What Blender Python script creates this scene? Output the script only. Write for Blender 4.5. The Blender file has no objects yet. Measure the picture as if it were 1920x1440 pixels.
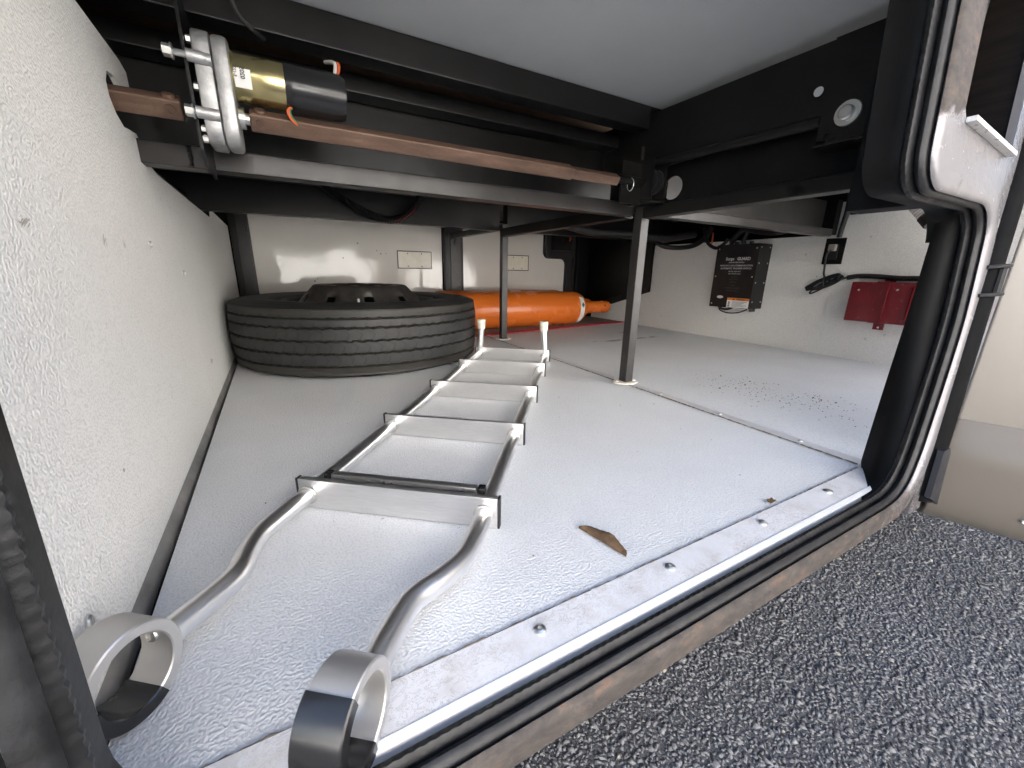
import bpy, bmesh, math, random
import numpy as np
from mathutils import Vector, Matrix
rnd = random.Random(7); R = math.radians; PI = math.pi
scn = bpy.context.scene
COL = scn.collection

# ------------------------------------------------------------------ camera
cam_d = bpy.data.cameras.new('camera'); cam = bpy.data.objects.new('camera', cam_d); COL.objects.link(cam)
cam_d.sensor_width = 36.0; cam_d.lens = 735.0 / 1920 * 36.0; cam_d.clip_start = 0.01; cam_d.clip_end = 800
ROT = Matrix(((0.87897, 0.11722, -0.46225), (-0.47659, 0.24936, -0.84302), (0.01648, 0.96129, 0.27503)))
cam.matrix_world = Matrix.Translation((0, 0, 0.365)) @ ROT.to_4x4()
scn.camera = cam

# ------------------------------------------------------------------ sky, sun, exposure
SUN_EL, SUN_AZ = R(42), R(20)          # the sun stands behind the motorhome, the open side is in its shade
w = bpy.data.worlds.new('World'); scn.world = w; w.use_nodes = True
nt = w.node_tree; nt.nodes.clear()
sky = nt.nodes.new('ShaderNodeTexSky'); sky.sky_type = 'NISHITA'; sky.sun_disc = False
sky.sun_elevation = SUN_EL; sky.sun_rotation = SUN_AZ; sky.dust_density = 4.0; sky.ozone_density = 1.0
bg = nt.nodes.new('ShaderNodeBackground'); bg.inputs[1].default_value = 0.115
wo = nt.nodes.new('ShaderNodeOutputWorld')
nt.links.new(sky.outputs[0], bg.inputs[0]); nt.links.new(bg.outputs[0], wo.inputs[0])
sun_d = bpy.data.lights.new('sun', 'SUN'); sun_d.energy = 5.0; sun_d.angle = R(0.5); sun_d.color = (1.0, 0.97, 0.92)
sun = bpy.data.objects.new('sun', sun_d); COL.objects.link(sun)
sd = Vector((math.sin(SUN_AZ) * math.cos(SUN_EL), math.cos(SUN_AZ) * math.cos(SUN_EL), math.sin(SUN_EL)))
sun.rotation_euler = sd.to_track_quat('Z', 'Y').to_euler(); sun.location = sd * 20
scn.view_settings.view_transform = 'Standard'; scn.view_settings.look = 'None'
scn.view_settings.exposure = 2.82; scn.view_settings.gamma = 1.0
scn.render.engine = 'CYCLES'
cy = scn.cycles
cy.use_denoising = True; cy.max_bounces = 10; cy.diffuse_bounces = 6; cy.glossy_bounces = 4; cy.sample_clamp_indirect = 6.0

# ------------------------------------------------------------------ materials
def nodes(name):
    m = bpy.data.materials.new(name); m.use_nodes = True
    t = m.node_tree; t.nodes.clear()
    o = t.nodes.new('ShaderNodeOutputMaterial'); b = t.nodes.new('ShaderNodeBsdfPrincipled')
    t.links.new(b.outputs[0], o.inputs[0]); return m, t, b
def N(t, typ, **kw):
    n = t.nodes.new(typ)
    for k, v in kw.items():
        if k.startswith('i_'): n.inputs[int(k[2:])].default_value = v
        else: setattr(n, k, v)
    return n
def coords(t, scale=(1, 1, 1)):
    tc = N(t, 'ShaderNodeTexCoord'); mp = N(t, 'ShaderNodeMapping'); mp.inputs['Scale'].default_value = scale
    t.links.new(tc.outputs['Object'], mp.inputs[0]); return mp.outputs[0]
def noise(t, vec, scale, detail=3, rough=.55, dist=0.0):
    n = N(t, 'ShaderNodeTexNoise'); n.inputs['Scale'].default_value = scale; n.inputs['Detail'].default_value = detail
    n.inputs['Roughness'].default_value = rough; n.inputs['Distortion'].default_value = dist
    t.links.new(vec, n.inputs['Vector']); return n.outputs[0]
def ramp(t, fac, stops):
    r = N(t, 'ShaderNodeValToRGB'); e = r.color_ramp.elements
    while len(e) < len(stops): e.new(.5)
    for k, (p, c) in enumerate(stops):
        e[k].position = p; e[k].color = (c, c, c, 1) if isinstance(c, (int, float)) else (*c, 1)
    t.links.new(fac, r.inputs[0]); return r.outputs[0]
def mix(t, fac, a, b, mode='MIX'):
    m = N(t, 'ShaderNodeMix', data_type='RGBA', blend_type=mode)
    for sock, v in ((m.inputs[0], fac), (m.inputs[6], a), (m.inputs[7], b)):
        if hasattr(v, 'is_output'): t.links.new(v, sock)
        elif isinstance(v, (int, float)): sock.default_value = v
        else: sock.default_value = (*v, 1)
    return m.outputs[2]
def math_(t, op, a, b=0.0, c=None):
    m = N(t, 'ShaderNodeMath', operation=op)
    for k, v in enumerate((a, b) if c is None else (a, b, c)):
        if hasattr(v, 'is_output'): t.links.new(v, m.inputs[k])
        else: m.inputs[k].default_value = v
    return m.outputs[0]
def bump(t, b, height, dist, strength=1.0):
    n = N(t, 'ShaderNodeBump'); n.inputs['Distance'].default_value = dist; n.inputs['Strength'].default_value = strength
    t.links.new(height, n.inputs['Height']); t.links.new(n.outputs[0], b.inputs['Normal'])
def sep(t, vec):
    s = N(t, 'ShaderNodeSeparateXYZ'); t.links.new(vec, s.inputs[0]); return s.outputs
def box_mask(t, s, axis, lo, hi, soft):
    a = math_(t, 'SMOOTHSTEP' if False else 'SUBTRACT', s[axis], lo); a = math_(t, 'DIVIDE', a, soft); a = N_clamp(t, a)
    b = math_(t, 'SUBTRACT', hi, s[axis]); b = math_(t, 'DIVIDE', b, soft); b = N_clamp(t, b)
    return math_(t, 'MULTIPLY', a, b)
def N_clamp(t, v):
    c = N(t, 'ShaderNodeClamp'); t.links.new(v, c.inputs[0]); return c.outputs[0]

def plain(name, col, rough=.5, metal=0.0, var=.12, vscale=14, bscale=0, bdist=0, stretch=(1, 1, 1), spec=.5, rvar=.12):
    m, t, b = nodes(name); v = coords(t, stretch)
    n = noise(t, v, vscale, 5, .6)
    f = ramp(t, n, [(.3, 0.0), (.7, 1.0)])
    lo = tuple(c * (1 - var) for c in col); hi = tuple(min(1, c * (1 + var)) for c in col)
    t.links.new(mix(t, f, lo, hi), b.inputs['Base Color'])
    r = N(t, 'ShaderNodeMapRange'); r.inputs[3].default_value = max(.02, rough - rvar); r.inputs[4].default_value = min(1, rough + rvar)
    t.links.new(noise(t, v, vscale * 2.3, 4), r.inputs[0]); t.links.new(r.outputs[0], b.inputs['Roughness'])
    b.inputs['Metallic'].default_value = metal; b.inputs['Specular IOR Level'].default_value = spec
    if bscale: bump(t, b, noise(t, v, bscale, 3), bdist)
    return m

def frp(name, col, dirt_scale=3.0, dirt=.18, red=False):
    """pebbled glass-board liner"""
    m, t, b = nodes(name); v = coords(t)
    n1 = noise(t, v, 340, .6, .4, .3)
    n2 = noise(t, v, 150, 2, .5, .3)
    hgt = math_(t, 'ADD', ramp(t, n1, [(.36, 0.0), (.64, 1.0)]), math_(t, 'MULTIPLY', n2, .35))
    bump(t, b, hgt, .0006, 1.0)
    pits = ramp(t, n1, [(.34, 1.0), (.52, 0.0)])        # relief shade painted into the hollows, so the pebbling survives denoising
    d = ramp(t, noise(t, v, dirt_scale, 6, .65, .4), [(.35, 0.0), (.75, 1.0)])
    c = mix(t, math_(t, 'MULTIPLY', d, dirt), col, tuple(x * .62 for x in (col[0], col[1] * .97, col[2] * .9)))
    fine = ramp(t, noise(t, v, 38, 5, .7), [(.60, 0.0), (.78, 1.0)])
    c = mix(t, math_(t, 'MULTIPLY', fine, .13), c, (.25, .22, .18))
    spots = N(t, 'ShaderNodeTexVoronoi'); spots.inputs['Scale'].default_value = 17; t.links.new(v, spots.inputs['Vector'])
    gate = ramp(t, noise(t, v, 5.0, 2), [(.56, 0.0), (.62, 1.0)])
    sp = math_(t, 'MULTIPLY', math_(t, 'LESS_THAN', spots.outputs['Distance'], .045), gate)
    c = mix(t, math_(t, 'MULTIPLY', sp, .75), c, (.12, .10, .09))
    if red:     # red dye that has bled out of the mat edging onto the floor
        s = sep(t, v)
        k = math_(t, 'SUBTRACT', s[1], math_(t, 'MULTIPLY', s[0], .155))
        a = N_clamp(t, math_(t, 'DIVIDE', math_(t, 'SUBTRACT', k, 1.42), .55))
        xg = N_clamp(t, math_(t, 'DIVIDE', math_(t, 'SUBTRACT', 1.60, s[0]), .9))
        rr = math_(t, 'MULTIPLY', math_(t, 'MULTIPLY', a, xg), ramp(t, noise(t, v, 6, 4), [(.3, .08), (.7, .42)]))
        c = mix(t, rr, c, (.36, .20, .20))
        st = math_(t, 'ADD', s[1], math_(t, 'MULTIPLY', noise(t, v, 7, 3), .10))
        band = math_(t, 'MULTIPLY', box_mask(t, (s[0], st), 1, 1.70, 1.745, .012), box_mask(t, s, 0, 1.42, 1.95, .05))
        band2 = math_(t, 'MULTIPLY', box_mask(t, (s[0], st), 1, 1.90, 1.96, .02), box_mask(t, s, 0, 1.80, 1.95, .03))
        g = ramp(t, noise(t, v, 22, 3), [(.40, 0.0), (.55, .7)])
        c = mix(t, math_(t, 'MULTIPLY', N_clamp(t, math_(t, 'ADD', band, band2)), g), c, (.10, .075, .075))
    c = mix(t, math_(t, 'MULTIPLY', pits, .30), c, tuple(x * .55 for x in col))
    t.links.new(c, b.inputs['Base Color']); b.inputs['Roughness'].default_value = .52
    b.inputs['Specular IOR Level'].default_value = .4
    return m

M = {}
M['frp_floor'] = frp('frp_floor', (.695, .71, .728), 2.6, .28, True)
M['frp_wall'] = frp('frp_wall', (.83, .82, .79), 2.0, .14)
M['black_steel'] = plain('black_steel', (.0075, .0072, .007), .34, 0, .35, 9, 160, .0002, spec=.28)
M['black_flat'] = plain('black_flat', (.006, .006, .006), .6, 0, .3, 9, spec=.15)
M['grey_steel'] = plain('grey_steel', (.026, .024, .023), .34, .1, .3, 12, 200, .0002, spec=.4)
M['ceiling'] = plain('ceiling_board', (.42, .44, .45), .55, 0, .05, 4)
M['alu'] = plain('brushed_aluminium', (.74, .735, .725), .34, .97, .07, 40, 0, 0, (1, 1, 14), rvar=.05)
M['alu_tube'] = plain('aluminium_tube', (.85, .85, .85), .30, .97, .04, 22, rvar=.015)
M['alu_cast'] = plain('cast_aluminium', (.42, .42, .42), .48, .75, .22, 60, 200, .0005)
M['alu_ring'] = plain('satin_aluminium', (.56, .55, .535), .44, .85, .06, 30, rvar=.04)
M['zinc'] = plain('zinc', (.66, .66, .64), .32, .95, .06, 40, rvar=.03)
M['brass'] = plain('yellow_zinc_plating', (.55, .47, .24), .24, 1, .10, 20, rvar=.05)
M['rubber'] = plain('rubber', (.010, .010, .0105), .5, 0, .25, 30, 240, .0002)
M['rubber_gloss'] = plain('rubber_boot', (.012, .012, .013), .22, 0, .2, 20)
M['rubber_dusty'] = plain('rubber_seal', (.012, .012, .013), .45, 0, .6, 45, 300, .0003, spec=.35)
M['gasket'] = plain('gasket_rubber', (.0045, .0045, .005), .75, 0, .3, 30, spec=.10)
M['white_paint'] = plain('white_paint', (.80, .80, .79), .32, 0, .06, 14)
M['ivory'] = plain('ivory_rubber', (.66, .63, .55), .55, 0, .22, 60)
M['orange'] = plain('orange_enamel', (.72, .17, .025), .27, 0, .04, 3, rvar=.03)
M['red'] = plain('red_enamel', (.17, .009, .017), .24, 0, .18, 22, 40, .0004)
M['red_edge'] = plain('red_edging', (.36, .018, .04), .7, 0, .25, 60, 300, .001)
M['beige_hi'] = plain('beige_paint', (.60, .545, .475), .3, 0, .02, 4, spec=.5, rvar=.02)
M['beige_lo'] = plain('taupe_paint', (.205, .178, .148), .3, 0, .02, 4, spec=.5, rvar=.02)
M['door_inner'] = plain('door_gloss_panel', (.72, .69, .64), .07, 0, .04, 5, 4.5, .002, rvar=.03)
M['latch'] = plain('latch_cover', (.85, .80, .68), .35, 0, .06, 30)
M['dark_line'] = plain('dark_line', (.05, .045, .04), .6)
M['paper'] = plain('paper_label', (.80, .79, .76), .5, 0, .04, 30)
M['green'] = plain('green_print', (.01, .16, .10), .5)
M['orange_print'] = plain('orange_print', (.75, .22, .03), .5)
M['ink'] = plain('ink', (.03, .03, .03), .6)
M['white_ink'] = plain('white_ink', (.62, .62, .62), .5)
M['grey_ink'] = plain('grey_ink', (.12, .12, .12), .5)
M['copper_wire'] = plain('orange_wire', (.60, .10, .03), .45)
M['white_wire'] = plain('white_wire', (.55, .54, .50), .45)
M['green_wire'] = plain('green_wire', (.03, .16, .08), .45)
M['leaf'] = plain('dry_leaf', (.105, .062, .03), .75, 0, .5, 60, 130, .001)
M['dirt'] = plain('dirt', (.075, .058, .043), .9, 0, .5, 80)
M['duct'] = plain('pale_duct', (.62, .60, .57), .45, 0, .1, 20)
M['foot'] = plain('foot_plate_paint', (.66, .62, .55), .45, 0, .18, 60)
M['wood'] = plain('plywood', (.10, .058, .035), .7, 0, .3, 12, 80, .0005, (1, 1, 8))
M['stucco'] = plain('stucco', (.73, .73, .725), .85, 0, .08, 6, 90, .004)
M['roof'] = plain('roof_tile', (.25, .12, .08), .8, 0, .2, 5)
M['window'] = plain('window_glass', (.02, .025, .03), .06, 0, .1, 3)
M['body'] = plain('body_paint', (.62, .57, .50), .3, 0, .03, 3)

def rusty_tube():
    m, t, b = nodes('rusty_tube'); v = coords(t, (1, 6, 6))
    f = ramp(t, noise(t, v, 7, 6, .7), [(.3, (.06, .035, .024)), (.55, (.12, .07, .047)), (.8, (.21, .135, .095))])
    f = mix(t, ramp(t, noise(t, coords(t), 190, 3), [(.55, 0.0), (.8, .6)]), f, (.07, .04, .03))
    t.links.new(f, b.inputs['Base Color']); b.inputs['Roughness'].default_value = .5; b.inputs['Metallic'].default_value = .25
    bump(t, b, noise(t, coords(t), 260, 3), .0004); return m
M['rust_tube'] = rusty_tube()

def jamb_metal():
    """off-white painted frame, rusting along the sill and at the upper inner edge"""
    m, t, b = nodes('jamb_metal'); v = coords(t); s = sep(t, v)
    base = mix(t, ramp(t, noise(t, v, 9, 4), [(.3, 0.0), (.7, 1.0)]), (.17, .163, .168), (.22, .212, .222))
    low = N_clamp(t, math_(t, 'DIVIDE', math_(t, 'SUBTRACT', .034, s[2]), .022))
    low = math_(t, 'MULTIPLY', low, math_(t, 'SUBTRACT', 1.0, math_(t, 'MULTIPLY', N_clamp(t, math_(t, 'DIVIDE', math_(t, 'SUBTRACT', s[0], .72), .2)), .55)))
    upper = math_(t, 'MULTIPLY', box_mask(t, s, 2, .545, 1.4, .03), box_mask(t, s, 0, .60, .788, .012))
    reg = N_clamp(t, math_(t, 'ADD', math_(t, 'MULTIPLY', low, .72), math_(t, 'MULTIPLY', upper, .8)))
    n = noise(t, v, 26, 6, .7, .3)
    thr = math_(t, 'SUBTRACT', math_(t, 'ADD', n, math_(t, 'MULTIPLY', reg, .46)), .62)
    rm = N_clamp(t, math_(t, 'MULTIPLY', thr, 7.0))
    rc = ramp(t, noise(t, coords(t, (1, 1, 2.2)), 34, 6, .7), [(.32, (.035, .031, .029)), (.56, (.07, .058, .050)), (.74, (.15, .085, .055)), (.9, (.28, .22, .18))])
    dull = mix(t, math_(t, 'MULTIPLY', low, .97), base, (.065, .059, .055))
    t.links.new(mix(t, rm, dull, rc), b.inputs['Base Color'])
    b.inputs['Metallic'].default_value = .25
    t.links.new(mix(t, rm, (.27, .27, .27), (.75, .75, .75)), b.inputs['Roughness'])
    bump(t, b, math_(t, 'ADD', math_(t, 'MULTIPLY', rm, .5), noise(t, v, 120, 4)), .0006); return m
M['jamb'] = jamb_metal()

def strip_metal():
    m, t, b = nodes('sill_strip_metal'); v = coords(t)
    base = mix(t, ramp(t, noise(t, v, 8, 5), [(.3, 0.0), (.7, 1.0)]), (.70, .705, .72), (.78, .78, .79))
    n = noise(t, coords(t, (1, 1.6, 1)), 55, 6, .75, 1.4)
    g = ramp(t, noise(t, v, 7, 3), [(.38, 0.0), (.55, 1.0)])
    sc = math_(t, 'MULTIPLY', ramp(t, n, [(.485, 0.0), (.5, 1.0), (.515, 0.0)]), g)
    c = mix(t, math_(t, 'MULTIPLY', sc, .8), base, (.20, .17, .14))
    c = mix(t, math_(t, 'MULTIPLY', ramp(t, noise(t, v, 30, 5), [(.48, 0.0), (.75, 1.0)]), .42), c, (.40, .35, .30))
    t.links.new(c, b.inputs['Base Color']); b.inputs['Roughness'].default_value = .36; b.inputs['Metallic'].default_value = .12
    bump(t, b, noise(t, v, 26, 3), .0006); return m
M['strip'] = strip_metal()

def asphalt(island):
    m, t, b = nodes('asphalt_stone' if island else 'asphalt'); v = coords(t)
    if island:
        gi = N(t, 'ShaderNodeNewGeometry'); f = gi.outputs['Random Per Island']
        c = ramp(t, f, [(0, (.155, .156, .164)), (.45, (.185, .186, .193)), (.8, (.215, .215, .22)), (.975, (.24, .238, .235)), (.993, (.33, .30, .24)), (1, (.40, .37, .30))])
    else:
        c = ramp(t, noise(t, v, 160, 4, .7), [(.3, (.085, .086, .092)), (.55, (.115, .116, .122)), (.75, (.16, .16, .165))])
        bump(t, b, noise(t, v, 140, 4, .7), .006)
    c = mix(t, ramp(t, noise(t, v, 2.5, 4), [(.35, 0.0), (.7, .35)]), c, (.06, .06, .065))
    t.links.new(c, b.inputs['Base Color']); b.inputs['Roughness'].default_value = .7
    return m
M['asphalt'] = asphalt(False); M['stone'] = asphalt(True)

def carpet():
    m, t, b = nodes('speckled_mat'); v = coords(t)
    t.links.new(ramp(t, noise(t, v, 170, 3, .7), [(.35, (.10, .065, .045)), (.5, (.24, .17, .13)), (.68, (.45, .38, .31))]), b.inputs['Base Color'])
    b.inputs['Roughness'].default_value = .95; bump(t, b, noise(t, v, 220, 3), .004); return m
M['carpet'] = carpet()

def tyre_rubber():
    m, t, b = nodes('tyre_rubber'); v = coords(t); s = sep(t, v)
    th = math_(t, 'ARCTAN2', s[1], s[0])
    wig = math_(t, 'MULTIPLY', math_(t, 'SINE', math_(t, 'MULTIPLY', s[2], 150.0)), .22)
    lin = math_(t, 'ADD', math_(t, 'MULTIPLY', th, 78 / (2 * PI)), math_(t, 'ADD', wig, math_(t, 'MULTIPLY', s[2], 14.0)))
    fr = math_(t, 'ABSOLUTE', math_(t, 'SUBTRACT', math_(t, 'FRACT', lin), .5))
    rad = math_(t, 'SQRT', math_(t, 'ADD', math_(t, 'MULTIPLY', s[0], s[0]), math_(t, 'MULTIPLY', s[1], s[1])))
    onface = math_(t, 'MULTIPLY', math_(t, 'GREATER_THAN', rad, .488), box_mask(t, s, 2, .056, .192, .002))
    sip = math_(t, 'MULTIPLY', math_(t, 'LESS_THAN', fr, .05), onface)
    groove = math_(t, 'MULTIPLY', box_mask(t, s, 2, .02, .235, .004), math_(t, 'MULTIPLY', math_(t, 'LESS_THAN', rad, .4905), math_(t, 'GREATER_THAN', rad, .46)))
    c = mix(t, ramp(t, noise(t, v, 9, 6, .7), [(.35, 0.0), (.7, 1.0)]), (.015, .0148, .0148), (.028, .0275, .027))
    c = mix(t, ramp(t, noise(t, v, 60, 5, .7), [(.55, 0.0), (.8, .6)]), c, (.05, .048, .045))
    wet = math_(t, 'GREATER_THAN', noise(t, v, 5.5, 3), .60)
    c = mix(t, math_(t, 'MULTIPLY', wet, .55), c, (.013, .013, .013))
    c = mix(t, math_(t, 'MULTIPLY', groove, .55), c, (.035, .031, .02))
    c = mix(t, sip, c, (.004, .004, .004))
    t.links.new(c, b.inputs['Base Color']); b.inputs['Roughness'].default_value = .55
    bump(t, b, math_(t, 'SUBTRACT', noise(t, v, 180, 4), math_(t, 'MULTIPLY', sip, 2.0)), .0006); return m
M['tyre'] = tyre_rubber()
M['rim'] = plain('rim_steel', (.042, .038, .034), .5, .2, .5, 25, 120, .0006)
M['rim_light'] = plain('worn_rim_rust', (.30, .20, .14), .6, .3, .5, 40)

# ------------------------------------------------------------------ mesh helpers
def obj(name, me, mat, parent=None, smooth=35):
    o = bpy.data.objects.new(name, me); COL.objects.link(o)
    if mat is not None: me.materials.append(M[mat] if isinstance(mat, str) else mat)
    if parent is not None: o.parent = parent
    if smooth:
        for p in me.polygons: p.use_smooth = True
        me.set_sharp_from_angle(angle=R(smooth))
    return o
def tag(o, label, cat, group=None, kind=None):
    if label: o['label'] = label
    if cat: o['category'] = cat
    if group: o['group'] = group
    if kind: o['kind'] = kind
    return o
def thing(name, label, cat, loc=(0, 0, 0), rot=(0, 0, 0), group=None):
    o = bpy.data.objects.new(name, None); COL.objects.link(o); o.location = loc; o.rotation_euler = rot
    o.empty_display_size = .05
    return tag(o, label, cat, group)
def struct(o): o['kind'] = 'structure'; return o

class MB:
    def __init__(s): s.bm = bmesh.new(); s.wn = False
    def box(s, x0, x1, y0, y1, z0, z1, bev=0.0, rot=None, piv=None, seg=2):
        vs = [s.bm.verts.new((x, y, z)) for x in (x0, x1) for y in (y0, y1) for z in (z0, z1)]
        f = [s.bm.faces.new([vs[i] for i in q]) for q in ((0, 1, 3, 2), (4, 6, 7, 5), (0, 4, 5, 1), (2, 3, 7, 6), (0, 2, 6, 4), (1, 5, 7, 3))]
        if bev:
            s.wn = True
            ed = list({e for q in f for e in q.edges})
            r = bmesh.ops.bevel(s.bm, geom=ed, offset=bev, segments=seg, affect='EDGES', profile=.5)
            vs = list({v for q in r['faces'] for v in q.verts} | {v for v in vs if v.is_valid})
        if rot is not None:
            c = Vector(piv) if piv else Vector(((x0 + x1) / 2, (y0 + y1) / 2, (z0 + z1) / 2))
            bmesh.ops.rotate(s.bm, verts=vs, cent=c, matrix=rot)
        return vs
    def poly(s, pts): return s.bm.faces.new([s.bm.verts.new(p) for p in pts])
    def prism(s, pts, vec, holes=()):
        """planar polygon pts extruded along vec, with optional hole loops"""
        vec = Vector(vec); loops = [list(pts)] + [list(h) for h in holes]; top = []; bot = []
        for L in loops:
            a = [s.bm.verts.new(p) for p in L]; b = [s.bm.verts.new(Vector(p) + vec) for p in L]
            n = len(L); top.append(a); bot.append(b)
            for i in range(n): s.bm.faces.new((a[i], a[(i + 1) % n], b[(i + 1) % n], b[i]))
        for side in (top, bot):
            es = []
            for L in side:
                for i in range(len(L)):
                    e = s.bm.edges.get((L[i], L[(i + 1) % len(L)])) or s.bm.edges.new((L[i], L[(i + 1) % len(L)])); es.append(e)
            bmesh.ops.triangle_fill(s.bm, edges=es, use_beauty=True, use_dissolve=False)
        return s
    def cyl(s, p0, p1, r0, r1=None, seg=24, caps=True):
        return s.tube([p0, p1], [r0, r0 if r1 is None else r1], seg, caps)
    def tube(s, pts, rad, seg=12, caps=True):
        pts = [Vector(p) for p in pts]; n = len(pts)
        rad = [rad] * n if isinstance(rad, (int, float)) else rad
        T = [(pts[min(i + 1, n - 1)] - pts[max(i - 1, 0)]).normalized() for i in range(n)]
        u = T[0].orthogonal().normalized(); rings = []
        for i in range(n):
            u = (u - T[i] * u.dot(T[i]))
            u = u.normalized() if u.length > 1e-6 else T[i].orthogonal().normalized()
            v = T[i].cross(u)
            rings.append([s.bm.verts.new(pts[i] + (u * math.cos(2 * PI * k / seg) + v * math.sin(2 * PI * k / seg)) * rad[i]) for k in range(seg)])
        for a, b in zip(rings, rings[1:]):
            for k in range(seg): s.bm.faces.new((a[k], a[(k + 1) % seg], b[(k + 1) % seg], b[k]))
        if caps: s.bm.faces.new(rings[0][::-1]); s.bm.faces.new(rings[-1])
        return s
    def lathe(s, prof, seg=48, axis='Z', origin=(0, 0, 0), close=False):
        rings = []; o = Vector(origin)
        for r, h in prof:
            ring = []
            for k in range(seg):
                a = 2 * PI * k / seg; c, d = r * math.cos(a), r * math.sin(a)
                p = {'Z': (c, d, h), 'X': (h, c, d), 'Y': (c, h, d)}[axis]
                ring.append(s.bm.verts.new(o + Vector(p)))
            rings.append(ring)
        pr = list(zip(rings, rings[1:])) + ([(rings[-1], rings[0])] if close else [])
        for a, b in pr:
            for k in range(seg): s.bm.faces.new((a[k], a[(k + 1) % seg], b[(k + 1) % seg], b[k]))
        if not close:
            if prof[0][0] > 1e-5: s.bm.faces.new(rings[0][::-1])
            if prof[-1][0] > 1e-5: s.bm.faces.new(rings[-1])
        return s
    def build(s, name, mat, parent=None, smooth=35):
        bmesh.ops.remove_doubles(s.bm, verts=s.bm.verts, dist=1e-6)
        bmesh.ops.recalc_face_normals(s.bm, faces=s.bm.faces)
        me = bpy.data.meshes.new(name); s.bm.to_mesh(me); s.bm.free()
        o = obj(name, me, mat, parent, smooth)
        if s.wn: md = o.modifiers.new('normals', 'WEIGHTED_NORMAL'); md.keep_sharp = True
        return o
def box(name, mat, parent, *a, bev=0.0, **k):
    m = MB(); m.box(*a, bev=bev, **k); return m.build(name, mat, parent)
def copy_to(o, loc, parent=None, rot=None):
    c = o.copy(); COL.objects.link(c); c.parent = parent if parent is not None else o.parent; c.location = loc
    if rot is not None: c.rotation_euler = rot
    return c
def smooth_path(pts, n=8):
    """Catmull-Rom"""
    P = [Vector(p) for p in pts]; P = [2 * P[0] - P[1]] + P + [2 * P[-1] - P[-2]]; out = []
    for i in range(1, len(P) - 2):
        for k in range(n):
            t = k / n; a, b, c, d = P[i - 1:i + 3]
            out.append(.5 * ((2 * b) + (c - a) * t + (2 * a - 5 * b + 4 * c - d) * t * t + (3 * b - a - 3 * c + d) * t ** 3))
    out.append(P[-2]); return out
def resample(pts, step):
    pts = [Vector(p) for p in pts]; out = [pts[0].copy()]; acc = 0.0
    for a, b in zip(pts, pts[1:]):
        L = (b - a).length; d = step - acc
        while d <= L: out.append(a + (b - a) * (d / L)); d += step
        acc = L - (d - step)
    return out
def corrugated(name, mat, parent, pts, r, pitch=.005, amp=.12, seg=14):
    q = resample(smooth_path(pts, 12), pitch / 2)
    return MB().tube(q, [r * (1 + (amp if i % 2 else -amp)) for i in range(len(q))], seg).build(name, mat, parent, 60)
def arc(cx, cz, r, a0, a1, n):
    return [(cx + r * math.cos(R(a0 + (a1 - a0) * k / n)), cz + r * math.sin(R(a0 + (a1 - a0) * k / n))) for k in range(n + 1)]
def text_mesh(s, size, extrude=0.0, align='CENTER', bold=0.0):
    cu = bpy.data.curves.new('t', 'FONT'); cu.body = s; cu.size = size; cu.align_x = align; cu.extrude = extrude; cu.offset = bold
    cu.resolution_u = 3
    ob = bpy.data.objects.new('t', cu); COL.objects.link(ob); bpy.context.view_layer.update()
    me = bpy.data.meshes.new_from_object(ob.evaluated_get(bpy.context.evaluated_depsgraph_get()))
    bpy.data.objects.remove(ob); bpy.data.curves.remove(cu); return me
def printed(name, lines, mat, parent, origin, ux, uy):
    """lines (text, size, u, v, bold) laid on the plane origin + u*ux + v*uy"""
    bm = bmesh.new(); ux = Vector(ux); uy = Vector(uy); o = Vector(origin)
    for s, size, u, v, bo in lines:
        me = text_mesh(s, size, bold=bo)
        for p in me.vertices: p.co = o + ux * (p.co.x + u) + uy * (p.co.y + v)
        bm.from_mesh(me); bpy.data.meshes.remove(me)
    me = bpy.data.meshes.new(name); bm.to_mesh(me); bm.free(); return obj(name, me, mat, parent, 0)

FAR = 2.72; GZ = -0.40
def wall_x(y): return -.188 - .0358 * (y - .452)          # liner panel on the left stands a hair out of square

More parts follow.
